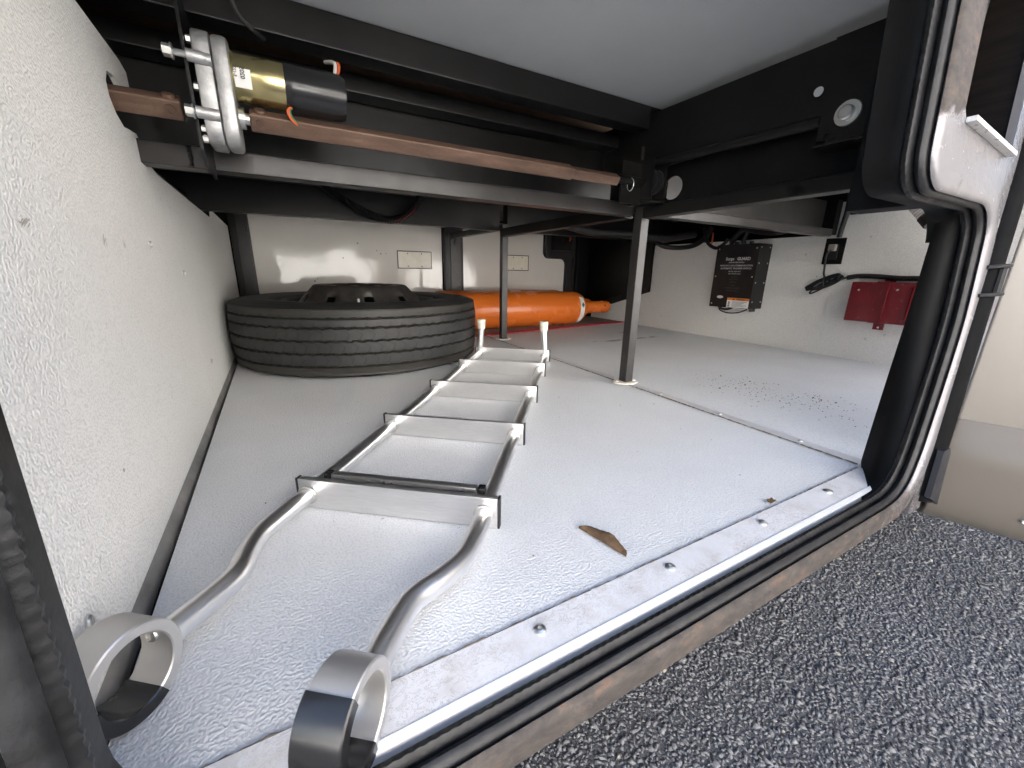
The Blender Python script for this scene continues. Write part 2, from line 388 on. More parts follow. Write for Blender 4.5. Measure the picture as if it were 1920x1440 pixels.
# ================================================================== LARGE STRUCTURE
# ---- ground
m = MB(); m.poly([(-60, -60, GZ), (60, -60, GZ), (60, 60, GZ), (-60, 60, GZ)])
struct(m.build('ground', 'asphalt', None, 0))
def stones():
    g = np.random.default_rng(3); step = .0066
    xs = np.arange(-.25, 2.3, step); ys = np.arange(-.75, .62, step)
    X, Y = np.meshgrid(xs, ys); X = X.ravel(); Y = Y.ravel(); n = X.size
    X = X + g.uniform(-.5, .5, n) * step; Y = Y + g.uniform(-.5, .5, n) * step
    r = g.lognormal(math.log(.0035), .32, n).clip(.0017, .0085)
    u = np.array([[1, 0, 0], [0, 1, 0], [-1, 0, 0], [0, -1, 0], [0, 0, 1], [0, 0, -1]], float)
    V = u[None] * (1 + g.uniform(-.3, .3, (n, 6, 1))) + g.normal(0, .22, (n, 6, 3))
    th = g.uniform(0, 2 * PI, n); c, s = np.cos(th), np.sin(th)
    el = g.uniform(.7, 1.5, n)
    vx = V[:, :, 0] * el[:, None]; vy = V[:, :, 1] / el[:, None]
    V = np.stack([vx * c[:, None] - vy * s[:, None], vx * s[:, None] + vy * c[:, None], V[:, :, 2] * .6], 2) * r[:, None, None]
    V[:, :, 0] += X[:, None]; V[:, :, 1] += Y[:, None]; V[:, :, 2] += (GZ + g.uniform(-.0008, .0014, n) + r * .08)[:, None]
    f = np.array([[0, 1, 4], [1, 2, 4], [2, 3, 4], [3, 0, 4], [1, 0, 5], [2, 1, 5], [3, 2, 5], [0, 3, 5]])
    F = (f[None] + 6 * np.arange(n)[:, None, None]).reshape(-1, 3)
    me = bpy.data.meshes.new('asphalt_aggregate'); me.vertices.add(n * 6); me.vertices.foreach_set('co', V.reshape(-1))
    me.loops.add(F.size); me.loops.foreach_set('vertex_index', F.reshape(-1).astype(np.int32))
    me.polygons.add(len(F)); me.polygons.foreach_set('loop_start', np.arange(0, F.size, 3, dtype=np.int32))
    me.update(calc_edges=True); return obj('asphalt_aggregate', me, 'stone', None, 0)
tag(stones(), 'dark grey crushed stone of the asphalt beside the open bay', 'asphalt', kind='stuff')

# ---- bay floor, liners, ceiling
m = MB(); m.prism([(wall_x(.245) + .0135, .245, 0), (.966, .245, 0), (.966, FAR, 0), (wall_x(FAR) + .009, FAR, 0)], (0, 0, -.02))
floor_main = struct(m.build('floor', 'frp_floor', None, 20))
floor_side = struct(box('floor', 'frp_floor', None, .9665, 2.25, .262, FAR, -.022, -.0015))
struct(box('floor_underlay', 'black_flat', None, -.26, 2.3, .238, FAR + .02, -.05, -.024))

def left_wall():
    T = lambda y, z: (wall_x(y), y, z)
    hole = [T(.905 + .047 * math.cos(a), .605 + .036 * math.sin(a)) for a in np.linspace(0, 2 * PI, 28, endpoint=False)]
    # the notch for the drive shaft runs out to the panel's rear edge
    pts = [T(.25, .013), T(2.69, .013), T(2.69, .575), T(2.0, .575), T(1.97, .54), T(1.10, .540), T(1.03, .548), T(1.012, .565), T(1.012, .575), T(.99, .584), T(.945, .579), T(.915, .575), T(.885, .585), T(.868, .602), T(.868, .622), T(.885, .640), T(.92, .645), T(.96, .632), T(1.012, .638), T(1.014, .682), T(.98, .688), T(.25, .688)]
    m = MB(); m.prism(pts, (-.006, 0, 0)); return m.build('left_wall', 'frp_wall', None, 20)
lw = struct(left_wall())
def right_wall():
    T = lambda y, z: (2.245, y, z)
    m = MB(); m.prism([T(.22, -.002), T(2.69, -.002), T(2.69, .556), T(1.035, .556), T(1.035, .695), T(.22, .695)], (.006, 0, 0))
    return m.build('right_wall', 'frp_wall', None, 20)
rw = struct(right_wall())
struct(box('ceiling', 'ceiling', None, -.6, 2.3, .24, .93, .815, .835))
struct(box('rear_ceiling', 'black_flat', None, -.4, 2.4, 1.16, FAR + .05, .72, .74))
# dark cavity behind the liners
struct(box('left_cavity_panel', 'black_flat', None, -.42, -.40, .24, FAR + .05, -.05, .9))
struct(box('right_cavity_panel', 'black_flat', None, 2.40, 2.42, .24, FAR + .05, -.05, .9))
struct(box('cavity_roof', 'black_flat', None, -.42, 2.42, .30, FAR + .05, .86, .88))

# small screws in the liners
def screw_mesh(r, name='screw'):
    m = MB(); m.lathe([(r, 0), (r, r * .25), (r * .75, r * .55), (.0001, r * .62)], 14)
    m.box(-r * .55, r * .55, -r * .1, r * .1, r * .5, r * .66); return m
first = screw_mesh(.0055).build('screw', 'zinc', rw); first.location = (2.2455, .783, .099); first.rotation_euler = (0, -PI / 2, 0)
for y, z in ((.855, .538), (1.462, .116), (1.936, .087), (.66, .45), (.72, .125), (1.10, .47)): copy_to(first, (2.2455, y, z), rw, (0, -PI / 2, 0))
for y, z in ((.401, .074), (.91, .40), (1.16, .35), (1.30, .12)):
    c = copy_to(first, (wall_x(y) + .0003, y, z), lw, (0, PI / 2, 0))
# scuffs on the left liner: thin smears of black grease
def smear(y, z, w_, h_, ang, seed):
    g = random.Random(seed); m = MB()
    for k in range(7):
        a = ang + g.uniform(-.5, .5); cy_, cz_ = y + g.uniform(-.4, .4) * w_, z + g.uniform(-.4, .4) * h_
        L = g.uniform(.25, .6) * w_; t = L * g.uniform(.06, .16); pts = []
        for q in range(9):
            b = 2 * PI * q / 9; rr = g.uniform(.7, 1.2); u, v = L * rr * math.cos(b), t * rr * math.sin(b)
            yy = cy_ + u * math.cos(a) - v * math.sin(a); pts.append((wall_x(yy) + .0004 + k * .00005, yy, cz_ + u * math.sin(a) + v * math.cos(a)))
        m.poly(pts)
    return m.build('scuff', M['scuff'], lw, 0)
M['scuff'] = plain('grease_scuff', (.42, .40, .36), .5, 0, .35, 120)
for k, a in enumerate(((.686, .392, .013, .009, 1.0), (.764, .393, .010, .008, -.6), (.50, .398, .016, .006, .1), (.571, .072, .004, .010, 1.5), (.62, .30, .004, .003, .4), (.45, .10, .006, .004, .9))): smear(*a, seed=k)

# grey bottom strip closing the left liner
m = MB(); n = 40
for i in range(n):
    a, b = (.24 + 2.4 * j / n for j in (i, i + 1))
    wv = lambda y: .0058 + .0012 * math.sin(9 * y) - .0020 * min(1, max(0, y - .3))
    for (u0, v0), (u1, v1) in (((.05, .016), (.15, .008)), ((.15, .008), (1.0, .001)), ((1.0, .001), (1.05, -.015))):
        m.poly([(wall_x(a) + u0 * wv(a), a, v0), (wall_x(b) + u0 * wv(b), b, v0), (wall_x(b) + u1 * wv(b), b, v1), (wall_x(a) + u1 * wv(a), a, v1)])
tag(m.build('base_strip', plain('base_strip_metal', (.26, .25, .24), .5, .2, .3, 18), None), 'narrow grey strip along the foot of the left liner', 'trim strip')

# ---- sill strip and seam strip with rivets
ss = thing('sill_strip', 'wide white metal strip riveted along the front edge of the floor', 'trim strip', (.4, .26, 0))
m = MB(); m.box(-.56, .548, -.0165, .027, .0012, .0034, bev=.0008); m.build('plate', 'strip', ss)
m = MB(); m.box(-.56, .49, -.0255, -.0170, -.012, .0046, bev=.0006); m.build('lip', plain('lip_paint', (.84, .84, .83), .5, 0, .05, 30), ss)
def grime(parent, p0, p1, seed, w_=.0016, z=.0022):
    g = random.Random(seed); p0, p1 = Vector(p0), Vector(p1); n = int((p1 - p0).length / .006); pts = []; d = (p1 - p0).normalized(); nn = Vector((-d.y, d.x, 0))
    for k in range(n + 1):
        q = p0.lerp(p1, k / n) + nn * g.uniform(-.0006, .0006); pts.append((q.x, q.y, z))
    MB().tube(pts, [w_ * g.uniform(.25, 1.15) for _ in pts], 6).build('grime_line', 'grime', parent, 60)
M['grime'] = plain('grime', (.16, .13, .10), .9, 0, .5, 60)
grime(ss, (-.56, .0275, 0), (.545, .0275, 0), 1)
def rivet(parent, loc, mat='zinc', r=.0072):
    m = MB(); m.lathe([(r, 0), (r * .95, r * .22), (r * .6, r * .48), (r * .32, r * .50), (r * .30, r * .22), (.0001, r * .2)], 18)
    o = m.build('rivet', mat, parent); o.location = loc; return o
rv = rivet(ss, (.384, .009, .0034))
for x in (.187, -.016, -.214, -.41): copy_to(rv, (x, .009, .0034), ss)
sm = thing('seam_strip', 'grey metal strip riveted over the seam between the two floor panels', 'trim strip', (.98, 1.2, 0))
m = MB(); m.box(-.016, .014, -.905, 1.0, .0008, .0036, bev=.0009); m.build('plate', plain('seam_strip_metal', (.58, .575, .585), .42, .25, .12, 12, 30, .0006), sm)
grime(sm, (-.0165, -.905, 0), (-.0165, 1.0, 0), 2)
rv2 = rivet(sm, (0, -.79, .0036), r=.0055)
for y in (-.591, -.39, -.18, .043, .224, .45): copy_to(rv2, (0, y, .0036), sm)

# ================================================================== MOTORHOME BODY AROUND THE BAY
body = thing('motorhome_body', 'beige motorhome body around and above the open storage bay', 'motorhome', (0, 1.4, GZ))
yo = -1.4; zo = -GZ
def bbox(name, mat, x0, x1, y0, y1, z0, z1, bev=0.0): return box(name, mat, body, x0, x1, y0 + yo, y1 + yo, z0 + zo, z1 + zo, bev=bev)
bbox('side_wall', 'body', -4.5, 5.5, .27, .31, .90, 3.1)
bbox('side_wall', 'body', -4.5, -.30, .22, .27, -.1, .895)
bbox('side_wall', 'body', 2.30, 5.5, .235, .27, -.1, .895)
bbox('far_side_wall', 'body', -4.5, 5.5, FAR + .06, FAR + .1, -.1, 3.1)
bbox('roof', 'body', -4.5, 5.5, .27, FAR + .1, 3.1, 3.16)
bbox('end_wall', 'body', -4.54, -4.50, .27, FAR + .1, -.1, 3.16)
bbox('end_wall', 'body', 5.50, 5.54, .27, FAR + .1, -.1, 3.16)
bbox('belly_pan', 'black_flat', -4.45, 5.45, .30, FAR + .05, -.14, -.06)

# ---- unseen building assumed from the reflections, sized and whitened to bounce sun into the bay
bl = thing('bounce_building', 'unseen pale stucco building, sized and whitened to light the bay, mirrored in the glossy far door', 'building', (1.0, -6.6, GZ))
box('wall', 'stucco', bl, -13, 13, -6, 0, .0, 6.0)
rf_ = box('roof', 'roof', bl, -13.4, 13.4, -6.4, .4, 6.0, 6.3)
for k, x in enumerate((-10, -7, -3.2, -.6, 3.4, 6.5, 10)):
    f_ = box('window', 'white_paint', bl, x - .75, x + .75, .0005, .06, 1.0, 2.4); box('pane', 'window', f_, x - .66, x + .66, .061, .066, 1.1, 2.3)
box('door', 'beige_lo', bl, 1.0, 2.1, .0005, .05, .0, 2.15)
struct(box('bounce_pavement', 'stucco', None, -14, 16, -6.6, -3.9, GZ - .02, GZ + .12))  # pale strip out of view, added to bounce sunlight towards the bay
# ================================================================== DOOR OPENING: seal, frame
LB = .065                                    # the side wall leans in towards the top
YS = .212
def path_pts(step=.0024):
    P = [(.715, .98), (.715, .522)] + arc(.760, .522, .045, 180, 270, 10) + [(.938, .477)] + arc(.938, .425, .052, 90, 0, 10) + [(p_.x, p_.z) for p_ in smooth_path([(.990, 0, .36), (.986, 0, .29), (.965, 0, .20), (.944, 0, .125), (.926, 0, .07), (.903, 0, .030), (.868, 0, .006), (.82, 0, -.001)], 6)] + [(-.04, -.001)] + arc(-.04, .089, .09, 270, 180, 10) + [(-.13, .98)]
    return resample([(x, 0, z) for x, z in P], step)
PATH = path_pts()
def sweep(name, mat, parent, prof, path, closed, wobble=None, smooth=50):
    m = MB(); rings = []
    for i, p in enumerate(path):
        a, b = path[max(i - 1, 0)], path[min(i + 1, len(path) - 1)]
        T = (b - a).normalized(); Nn = Vector((-T.z, 0, T.x))   # points away from the opening on this path
        ring = []
        for k, (n_, e) in enumerate(prof):
            if wobble: n_ += wobble(i, k)
            q = p + Nn * n_; ring.append(m.bm.verts.new((q.x, YS + LB * q.z + e, q.z)))
        rings.append(ring)
    K = len(prof)
    for a, b in zip(rings, rings[1:]):
        for k in range(K if closed else K - 1): m.bm.faces.new((a[k], a[(k + 1) % K], b[(k + 1) % K], b[k]))
    return m.build(name, mat, parent, smooth)
# direction check: Nn must point out of the opening (down at the sill)
fr = thing('bay_door_frame', 'stepped metal door frame of the open bay with ribbed black rubber seal', 'door frame', (.5, .21, 0))
def unparent_off(o, par): o.matrix_parent_inverse = Matrix.Translation(par.location).inverted(); return o
def wob(i, k):
    if k in (2, 3): return .0005 if (i // 2) % 2 else -.0004
    return 0
seal_prof = [(.004, .017), (-.003, .0165), (-.0075, .013), (-.0080, .009), (-.004, .0055), (.001, .004), (-.0045, .001), (-.0065, -.003), (-.0045, -.007), (.000, -.009), (.007, -.010), (.007, .017)]
unparent_off(sweep('seal', 'rubber_dusty', fr, seal_prof, PATH, True, wob), fr)
flat_prof = [(.0015, .0171), (.0015, .062), (.004, .066)]
ipath = [p for p in PATH if p.z > .425 and p.x > .5]
unparent_off(sweep('inner_flange', 'black_flat', fr, [(.0015, .0171), (-.001, .024), (.0015, .030), (.0015, .058), (.006, .060)], ipath, False), fr)
m = MB(); pp = [p for p in PATH[::4] if (p.x > .80 and p.z < .43) or (p.x > .955 and p.z < .474)]
for a, b in zip(pp, pp[1:]):
    m.poly([(a.x + .002, YS + LB * a.z + .0165, a.z), (b.x + .002, YS + LB * b.z + .0165, b.z), (.967 + .036 * b.z, .290, b.z), (.967 + .036 * a.z, .290, a.z)])
o_ = m.build('inner_flange', 'black_flat', fr, 60); o_.modifiers.new('thick', 'SOLIDIFY').thickness = .003
unparent_off(o_, fr)
lpath = [p for p in PATH if p.z > .0005 and p.x < .3]
unparent_off(sweep('inner_flange', 'black_steel', fr, [(.0015, .0171), (.0015, .045), (.03, .047)], lpath, False), fr)
nose = [(.0055, -.0101), (.001, -.0105), (-.0012, -.0125), (.0005, -.0155), (.005, -.0175), (.011, -.0182), (.0245, -.0182), (.026, -.016), (.026, -.008)]
unparent_off(sweep('frame_lip', 'jamb', fr, nose, [p for p in PATH[::2] if p.x > -.10], False), fr)
unparent_off(sweep('left_flange', 'gasket', fr, [(.007, -.0101), (.012, -.006), (.015, -.012), (.022, -.014), (.024, -.008), (.034, -.008), (.036, -.018), (.10, -.018)], [p for p in PATH[::3] if p.x < -.09 or (p.x < 0 and p.z > .001)], False), fr)
# corner plate that fills the step, with the rectangular pocket in it
def lp(x, z, e): return (x, YS + LB * z + e, z)
inner = [(.737, .98), (.737, .522)] + arc(.760, .522, .023, 180, 270, 4) + [(.93, .499)] + arc(.938, .425, .073, 84, 12, 7)
outl = inner + [(1.016, .41), (1.022, .44), (1.040, .55), (1.040, .98)]
hole = [(.780, .972), (.779, .575), (.790, .562), (.985, .547), (.997, .560), (1.005, .972)]
m = MB(); m.prism([lp(x, z, -.0165) for x, z in outl], (0, .010, 0), [[lp(x, z, -.0165) for x, z in hole]])
unparent_off(m.build('corner_plate', 'jamb', fr, 20), fr)
m = MB(); m.prism([lp(.905, -.036, -.0170), lp(.958, -.036, -.0170), lp(.966, .125, -.0170), lp(1.010, .35, -.0170), lp(1.020, .42, -.0170), lp(1.000, .42, -.0170), lp(.990, .24, -.0170), lp(.945, .10, -.0170)], (0, .008, 0))
unparent_off(m.build('jamb_strip', 'jamb', fr, 20), fr)
m = MB(); m.prism([lp(.788, .560, -.0168), lp(.980, .545, -.0168), lp(.980, .551, -.0168), lp(.788, .566, -.0168)], (0, -.010, 0))
unparent_off(m.build('pocket_flange', plain('pocket_flange_paint', (.62, .62, .62), .3, .2, .1, 40), fr), fr)
m = MB()
pk = [(.778, .98), (.777, .558), (1.001, .541), (1.009, .98)]
m.prism([lp(x, z, .07) for x, z in pk], (0, .004, 0))
for (xa, za), (xb, zb) in zip(pk, pk[1:]): m.poly([lp(xa, za, -.0064), lp(xb, zb, -.0064), lp(xb, zb, .07), lp(xa, za, .07)])
M['pocket'] = plain('pocket_lining', (.006, .004, .0032), .5, 0, .8, 6, 0, 0, (2, 2, 18), spec=.2)
unparent_off(m.build('pocket_lining', 'pocket', fr, 20), fr)
# black gasket on the outer edge and its clips
GX = lambda z: .938 + .195 * min(max(z, .02), .56)
m = MB(); m.tube([Vector(lp(GX(z) + .021, z, -.010)) for z in np.linspace(-.02, .98, 40)], .021, 14)
unparent_off(m.build('outer_gasket', 'gasket', fr, 60), fr)
for z0, z1 in ((.340, .385),):
    m = MB()
    for z in (z0, z1): m.tube(smooth_path([lp(GX(z) - .008, z, -.019), lp(GX(z) + .004, z + .002, -.031), lp(GX(z) + .028, z + .003, -.036), lp(GX(z) + .046, z, -.020)], 6), .0032, 8)
    m.prism([lp(GX(z0) + .010, z0, -.0335), lp(GX(z0) + .044, z0, -.031), lp(GX(z1) + .044, z1, -.031), lp(GX(z1) + .010, z1, -.0335)], (0, .004, 0))
    unparent_off(m.build('clip', 'rubber', fr), fr)
m = MB(); m.prism([lp(.938, -.005, -.032), lp(.985, -.03, -.032), lp(.990, .070, -.032), lp(.982, .080, -.032), lp(.952, .080, -.032)], (0, .008, 0))
unparent_off(m.build('striker_plate', plain('striker_black', (.016, .017, .022), .4), fr), fr)
# black upright behind the upper jamb
m = MB(); m.box(.90, .957, .305, .392, .48, .86, bev=.002); m.box(.745, .93, .285, .297, .485, .86)
unparent_off(m.build('inner_post', 'black_flat', fr), fr)

# ---- the open door
dl = Vector((.354, -.935, 0)); dn = Vector((-.935, -.354, 0))       # along the door, and the way its visible face looks
H0 = Vector((1.062, .205, 0))
door = thing('bay_door', 'two-tone beige bay door swung wide open at the right', 'door', (H0.x, H0.y, -.11))
def door_sheet(name, mat, z0, z1, curve=False, length=1.25):
    m = MB()
    if curve:
        prof = [(.0, .1155), (.001, .03), (.0, -.02), (-.006, -.055), (-.016, -.082), (-.03, -.10), (-.045, -.108), (-.06, -.11)]
    else: prof = [(0, z1), (.0005, (z0 + z1) / 2), (0, z0)]
    rows = []
    for L in (0, .004, length - .004, length):
        ins = -.003 if L in (0, length) else 0
        rows.append([m.bm.verts.new(Vector((dl.x * L, dl.y * L, z + .11)) + dn * (d + ins)) for d, z in prof])
    for a, b in zip(rows, rows[1:]):
        for k in range(len(prof) - 1): m.bm.faces.new((a[k], a[k + 1], b[k + 1], b[k]))
    o = m.build(name, mat, door, 40)
    md = o.modifiers.new('thick', 'SOLIDIFY'); md.thickness = .03; md.offset = -1 if True else 1
    return o
door_sheet('upper_panel', 'beige_hi', .116, .86)
door_sheet('lower_panel', 'beige_lo', .115, -.11, True)
m = MB(); m.cyl(H0 * 0 + Vector((dl.x * .12, dl.y * .12, .058)) + dn * -.0005, Vector((dl.x * .12, dl.y * .12, .058)) + dn * .003, .004, .003, 12)
m.build('screw', 'white_paint', door)

# ================================================================== FAR WALL: closed doors seen from inside
struct(box('far_wall', 'black_flat', None, -.40, 2.42, FAR + .02, FAR + .04, -.05, .9))
def far_door(label, x0, x1, latch_x, step=None):
    d = thing('far_door', label, 'door', ((x0 + x1) / 2, FAR, 0), group='closed doors on the far side')
    cx = (x0 + x1) / 2
    if step:
        pr = [(x0, .0), (x1, .0), (x1, .42)] + arc(x1 - .045, .425, .045, 0, 90, 6) + arc(step + .05, .52, .05, 270, 180, 6) + [(step, .70), (x0, .70)]
    else: pr = [(x0, 0), (x1, 0), (x1, .70), (x0, .70)]
    m = MB(); m.prism([(x - cx, 0, z) for x, z in pr], (0, .02, 0)); m.build('panel', 'door_inner', d, 20)
    lx, hw = latch_x
    f = box('latch_cover', 'latch', d, lx - hw - cx, lx + hw - cx, -.006, -.0005, .374, .486, bev=.002)
    m = MB()
    for (a, b, c_, e) in ((-hw, hw, .3735, .379), (-hw, hw, .481, .4865), (-hw, -hw + .005, .379, .481), (hw - .005, hw, .379, .481)):
        m.box(lx + a - cx, lx + b - cx, -.0075, -.0062, c_, e)
    m.build('gasket_line', 'dark_line', f)
    for u in (-.5, .5):
        for v in (.390, .470):
            m = MB(); m.lathe([(.004, 0), (.0038, .001), (.0001, .0015)], 10); s_ = m.build('screw', 'dark_line', f)
            s_.location = (lx + u * hw * .8 - cx, -.0062, v); s_.rotation_euler = (PI / 2, 0, 0)
    return d
d1 = far_door('closed glossy pale door behind the spare wheel, inner side', -.19, .925, (.735, .115))
d2 = far_door('closed pale door with stepped corner behind the orange cylinders', 1.075, 1.955, (1.52, .095), 1.745)
# dents and gouges in the glossy door
M['chip'] = plain('chipped_panel', (.30, .26, .22), .5)
g = random.Random(5)
for k in range(16):
    x, z = g.uniform(.02, .82), g.uniform(.29, .52); rr = g.uniform(.0018, .006)
    if abs(x - .735) < .13: continue
    m = MB(); m.poly([(rr * g.uniform(.6, 1.3) * math.cos(b), 0, rr * g.uniform(.5, 1.6) * math.sin(b)) for b in np.linspace(0, 2 * PI, 8, endpoint=False)])
    o = m.build('chip', 'chip', d1, 0); o.location = (x - (-.19 + .925) / 2, -.0008, z)
def far_post(label, x0, x1, grey):
    p = thing('door_post', label, 'post', ((x0 + x1) / 2, FAR - .03, 0), group='black posts on the far side'); c = (x0 + x1) / 2
    box('post_body', 'black_steel', p, x0 - c, x1 - c, 0, .05, .0, .72, bev=.003)
    if grey: box('cover', 'grey_steel', p, x0 + .045 - c, x1 - .02 - c, -.006, -.001, .0, .60, bev=.002); box('bead', 'rubber', p, x0 - c + .004, x0 - c + .02, -.009, -.001, 0, .70, bev=.003)
    else: box('cover', 'grey_steel', p, x0 + .03 - c, x1 - .004 - c, -.006, -.001, .0, .66, bev=.002)
    m = MB(); m.tube(smooth_path([(x0 - c + .075, -.012, .585), (x0 - c + .083, -.016, .57), (x0 - c + .073, -.014, .556), (x0 - c + .078, -.010, .54)], 6), .003, 8); m.build('wire_tail', 'rubber', p)
far_post('black post in the far left corner behind the spare wheel', -.262, -.172, False)
far_post('black and grey post between the two far doors', .930, 1.07, True)
# black frame right of the stepped door
ff = thing('far_door_frame', 'black stepped frame beside the far pale door with the stepped corner', 'door frame', (2.0, FAR - .02, 0))
pr = [(1.958, 0), (2.06, 0), (2.06, .70), (1.75, .70), (1.75, .52)] + arc(1.80, .52, .045, 180, 270, 5) + [(1.91, .473)] + arc(1.91, .425, .048, 90, 0, 5)
m = MB(); m.prism([(x - 2.0, -.012, z) for x, z in pr], (0, .03, 0)); m.build('frame_plate', 'rubber', ff, 20)
box('rib', 'grey_steel', ff, .010, .022, -.03, -.0125, 0, .48, bev=.002); box('rib', 'black_steel', ff, .034, .05, -.045, -.0125, 0, .66, bev=.002)
box('latch_box', 'black_steel', ff, -.20, -.03, -.05, -.0125, .53, .68, bev=.004)
m = MB(); m.lathe([(.011, 0), (.010, .006), (.0001, .008)], 12); o = m.build('bolt_head', 'grey_steel', ff); o.location = (-.12, -.051, .61); o.rotation_euler = (PI / 2, 0, 0)
m = MB(); m.tube(smooth_path([(-.06, -.055, .64), (-.055, -.06, .62), (-.062, -.058, .60)], 5), .005, 8); m.build('wire', 'copper_wire', ff)
# black side cover on the right wall, its foot cut on a slope
sc = thing('side_cover', 'black cover panel with sloping foot in the far right corner', 'panel', (2.21, 2.4, 0))
m = MB(); m.prism([(0, -.36, .245), (0, .30, .048), (0, .30, .70), (0, -.36, .70)], (.012, 0, 0)); m.build('panel', 'black_steel', sc, 20)
m = MB(); m.prism([(-.003, -.10, .168), (-.003, .30, .049), (-.003, .30, .10), (-.003, -.10, .215)], (.002, 0, 0)); m.build('foot_strip', 'grey_steel', sc, 20)

# ================================================================== STEEL FRAME
fm = thing('steel_frame', 'black steel frame of beams on two square legs carrying the slide-out', 'steel frame', (.98, .96, 0))
fx, fy = -.98, -.96
def fbox(name, mat, x0, x1, y0, y1, z0, z1, bev=.002): return box(name, mat, fm, x0 + fx, x1 + fx, y0 + fy, y1 + fy, z0, z1, bev=bev)
fbox('cross_beam', 'grey_steel', -.40, .958, .98, 1.02, .538, .576, .003)
fbox('cross_beam', 'grey_steel', 1.003, 2.185, .98, 1.02, .545, .576, .003)
fbox('rear_beam', 'black_steel', -.40, .975, 1.935, 1.985, .568, .69, .003)
fbox('rear_beam', 'black_steel', 1.017, 2.24, 1.935, 1.985, .568, .70, .003)
fbox('side_beam', 'black_steel', .96, 1.0, .31, .94, .528, .560, .003)
fbox('side_beam', 'black_steel', .963, 1.0, 1.022, 1.906, .536, .576, .003)
fbox('side_beam', 'black_steel', .975, 1.012, 1.988, 2.685, .574, .606, .003)
for (lx, ly, hw, zt) in ((.977, .963, .0165, .60), (.996, 1.93, .0165, .60)):
    l = fbox('leg', 'grey_steel', lx - hw, lx + hw, ly - hw, ly + hw, .0075, zt, .0025)
    m = MB(); n = 24
    m.prism([(lx + fx + (.048 if abs(math.cos(a)) > .2 else .046) * math.cos(a), ly + fy + .034 * math.sin(a), .0037) for a in np.linspace(0, 2 * PI, n, endpoint=False)], (0, 0, .004))
    f = m.build('foot_plate', 'foot', l, 40)
    for s_ in (-1, 1):
        m = MB(); m.lathe([(.0055, 0), (.005, .002), (.0001, .003)], 10); b_ = m.build('screw', 'white_paint', f); b_.location = (lx + fx + s_ * .034, ly + fy - .006 * s_, .0079)
# web plate with round hole
hp = [(.990 + fx, .868 + .033 * math.cos(a) + fy, .604 + .031 * math.sin(a)) for a in np.linspace(0, 2 * PI, 32, endpoint=False)]
m = MB(); m.prism([(.990 + fx, .315 + fy, .5605), (.990 + fx, .945 + fy, .5605), (.990 + fx, .945 + fy, .72), (.990 + fx, .315 + fy, .72)], (.005, 0, 0), [hp]); m.build('web_plate', 'black_flat', fm, 20)
# plates behind the drive shaft and the upper channels
fbox('back_plate', 'black_steel', -.40, .985, 1.125, 1.13, .578, .742, 0)
fbox('upper_beam', 'black_steel', -.40, .985, 1.06, 1.12, .742, .776, .003)
fbox('upper_beam', 'black_steel', -.40, .935, .925, .975, .757, .8135, .003)
fbox('upper_panel', 'wood', -.40, .985, 1.14, 1.15, .74, .86, 0)
fbox('sheet_panel', 'grey_steel', 1.15, 2.19, 1.03, 1.034, .577, .70, 0)
fbox('end_plate', 'black_flat', 2.192, 2.235, .985, 1.04, .553, .70, .002)
fbox('cross_brace', 'black_steel', -.35, -.30, 1.0, 1.95, .56, .62, .002)
# weld beads on the cross beam
for x in (-.135, .955):
    m = MB(); m.tube([(x + fx + rnd.uniform(-.001, .001), .979 + fy, z) for z in np.linspace(.540, .574, 12)], [rnd.uniform(.0025, .004) for _ in range(12)], 8); m.build('weld', 'black_steel', fm)
# roller bracket above the near leg
rb = thing('roller_bracket', 'black roller bracket at the end of the rusty drive shaft', 'bracket', (.93, .92, .57))
m = MB(); m.box(-.105, -.03, -.02, -.014, -.015, .09); m.box(-.03, .024, -.06, .03, -.012, -.004, bev=.002); m.box(-.033, -.027, -.06, .03, -.004, .10); m.box(.020, .025, -.06, .03, -.004, .10)
m.build('bracket_plate', 'black_steel', rb)
for x in (-.014, .009):
    m = MB(); m.lathe([(.026, -.006), (.032, -.004), (.032, .004), (.026, .006)], 24, 'X', (x, -.03, .045)); m.build('roller', 'rubber', rb)
m = MB(); m.tube([(-.085 + .0, -.034 + .012 * math.cos(a), .030 + .016 * math.sin(a)) for a in np.linspace(0, 2 * PI, 20)], .0012, 6); m.build('pin_ring', 'zinc', rb)
m = MB(); m.cyl((-.125, -.026, .042), (-.02, -.026, .042), .011); m.build('axle', 'black_steel', rb)

# slide-out rail along the bay
rl = thing('slide_rail', 'long black slide-out rail with large bolt under the pale ceiling', 'rail', (.99, .8, .72))
m = MB(); m.prism([(-.045, -.405, -.06), (-.045, .46, -.050), (-.045, .46, .085), (-.045, -.405, .070)], (.08, 0, 0)); m.build('rail_body', 'black_steel', rl, 20)
m = MB(); m.tube([(-.045, -.315, -.064), (-.045, .20, -.052)], .011, 12); m.build('lower_lip', 'black_steel', rl)
m = MB(); m.prism([(-.0465, -.405, -.118), (-.0465, -.315, -.098), (-.0465, -.315, .072), (-.0465, -.405, .070)], (-.004, 0, 0)); m.build('end_plate', 'black_steel', rl, 20)
box('stiffener', 'grey_steel', rl, -.056, -.046, .145, .150, -.045, .0)
m = MB(); m.lathe([(.0215, 0), (.021, .004), (.0125, .0045), (.0125, .011), (.010, .013), (.0001, .013)], 24); bo = m.build('bolt', 'zinc', rl); bo.location = (-.0507, -.361, -.063); bo.rotation_euler = (0, -PI / 2, 0)
m = MB(); m.lathe([(.0085, 0), (.0080, .0015), (.0001, .002)], 20); hole_disc = m.build('plug', 'ceiling', rl); hole_disc.location = (-.0507, -.302, -.010); hole_disc.rotation_euler = (0, -PI / 2, 0)  # pale disc in the ceiling colour, standing in for a see-through hole
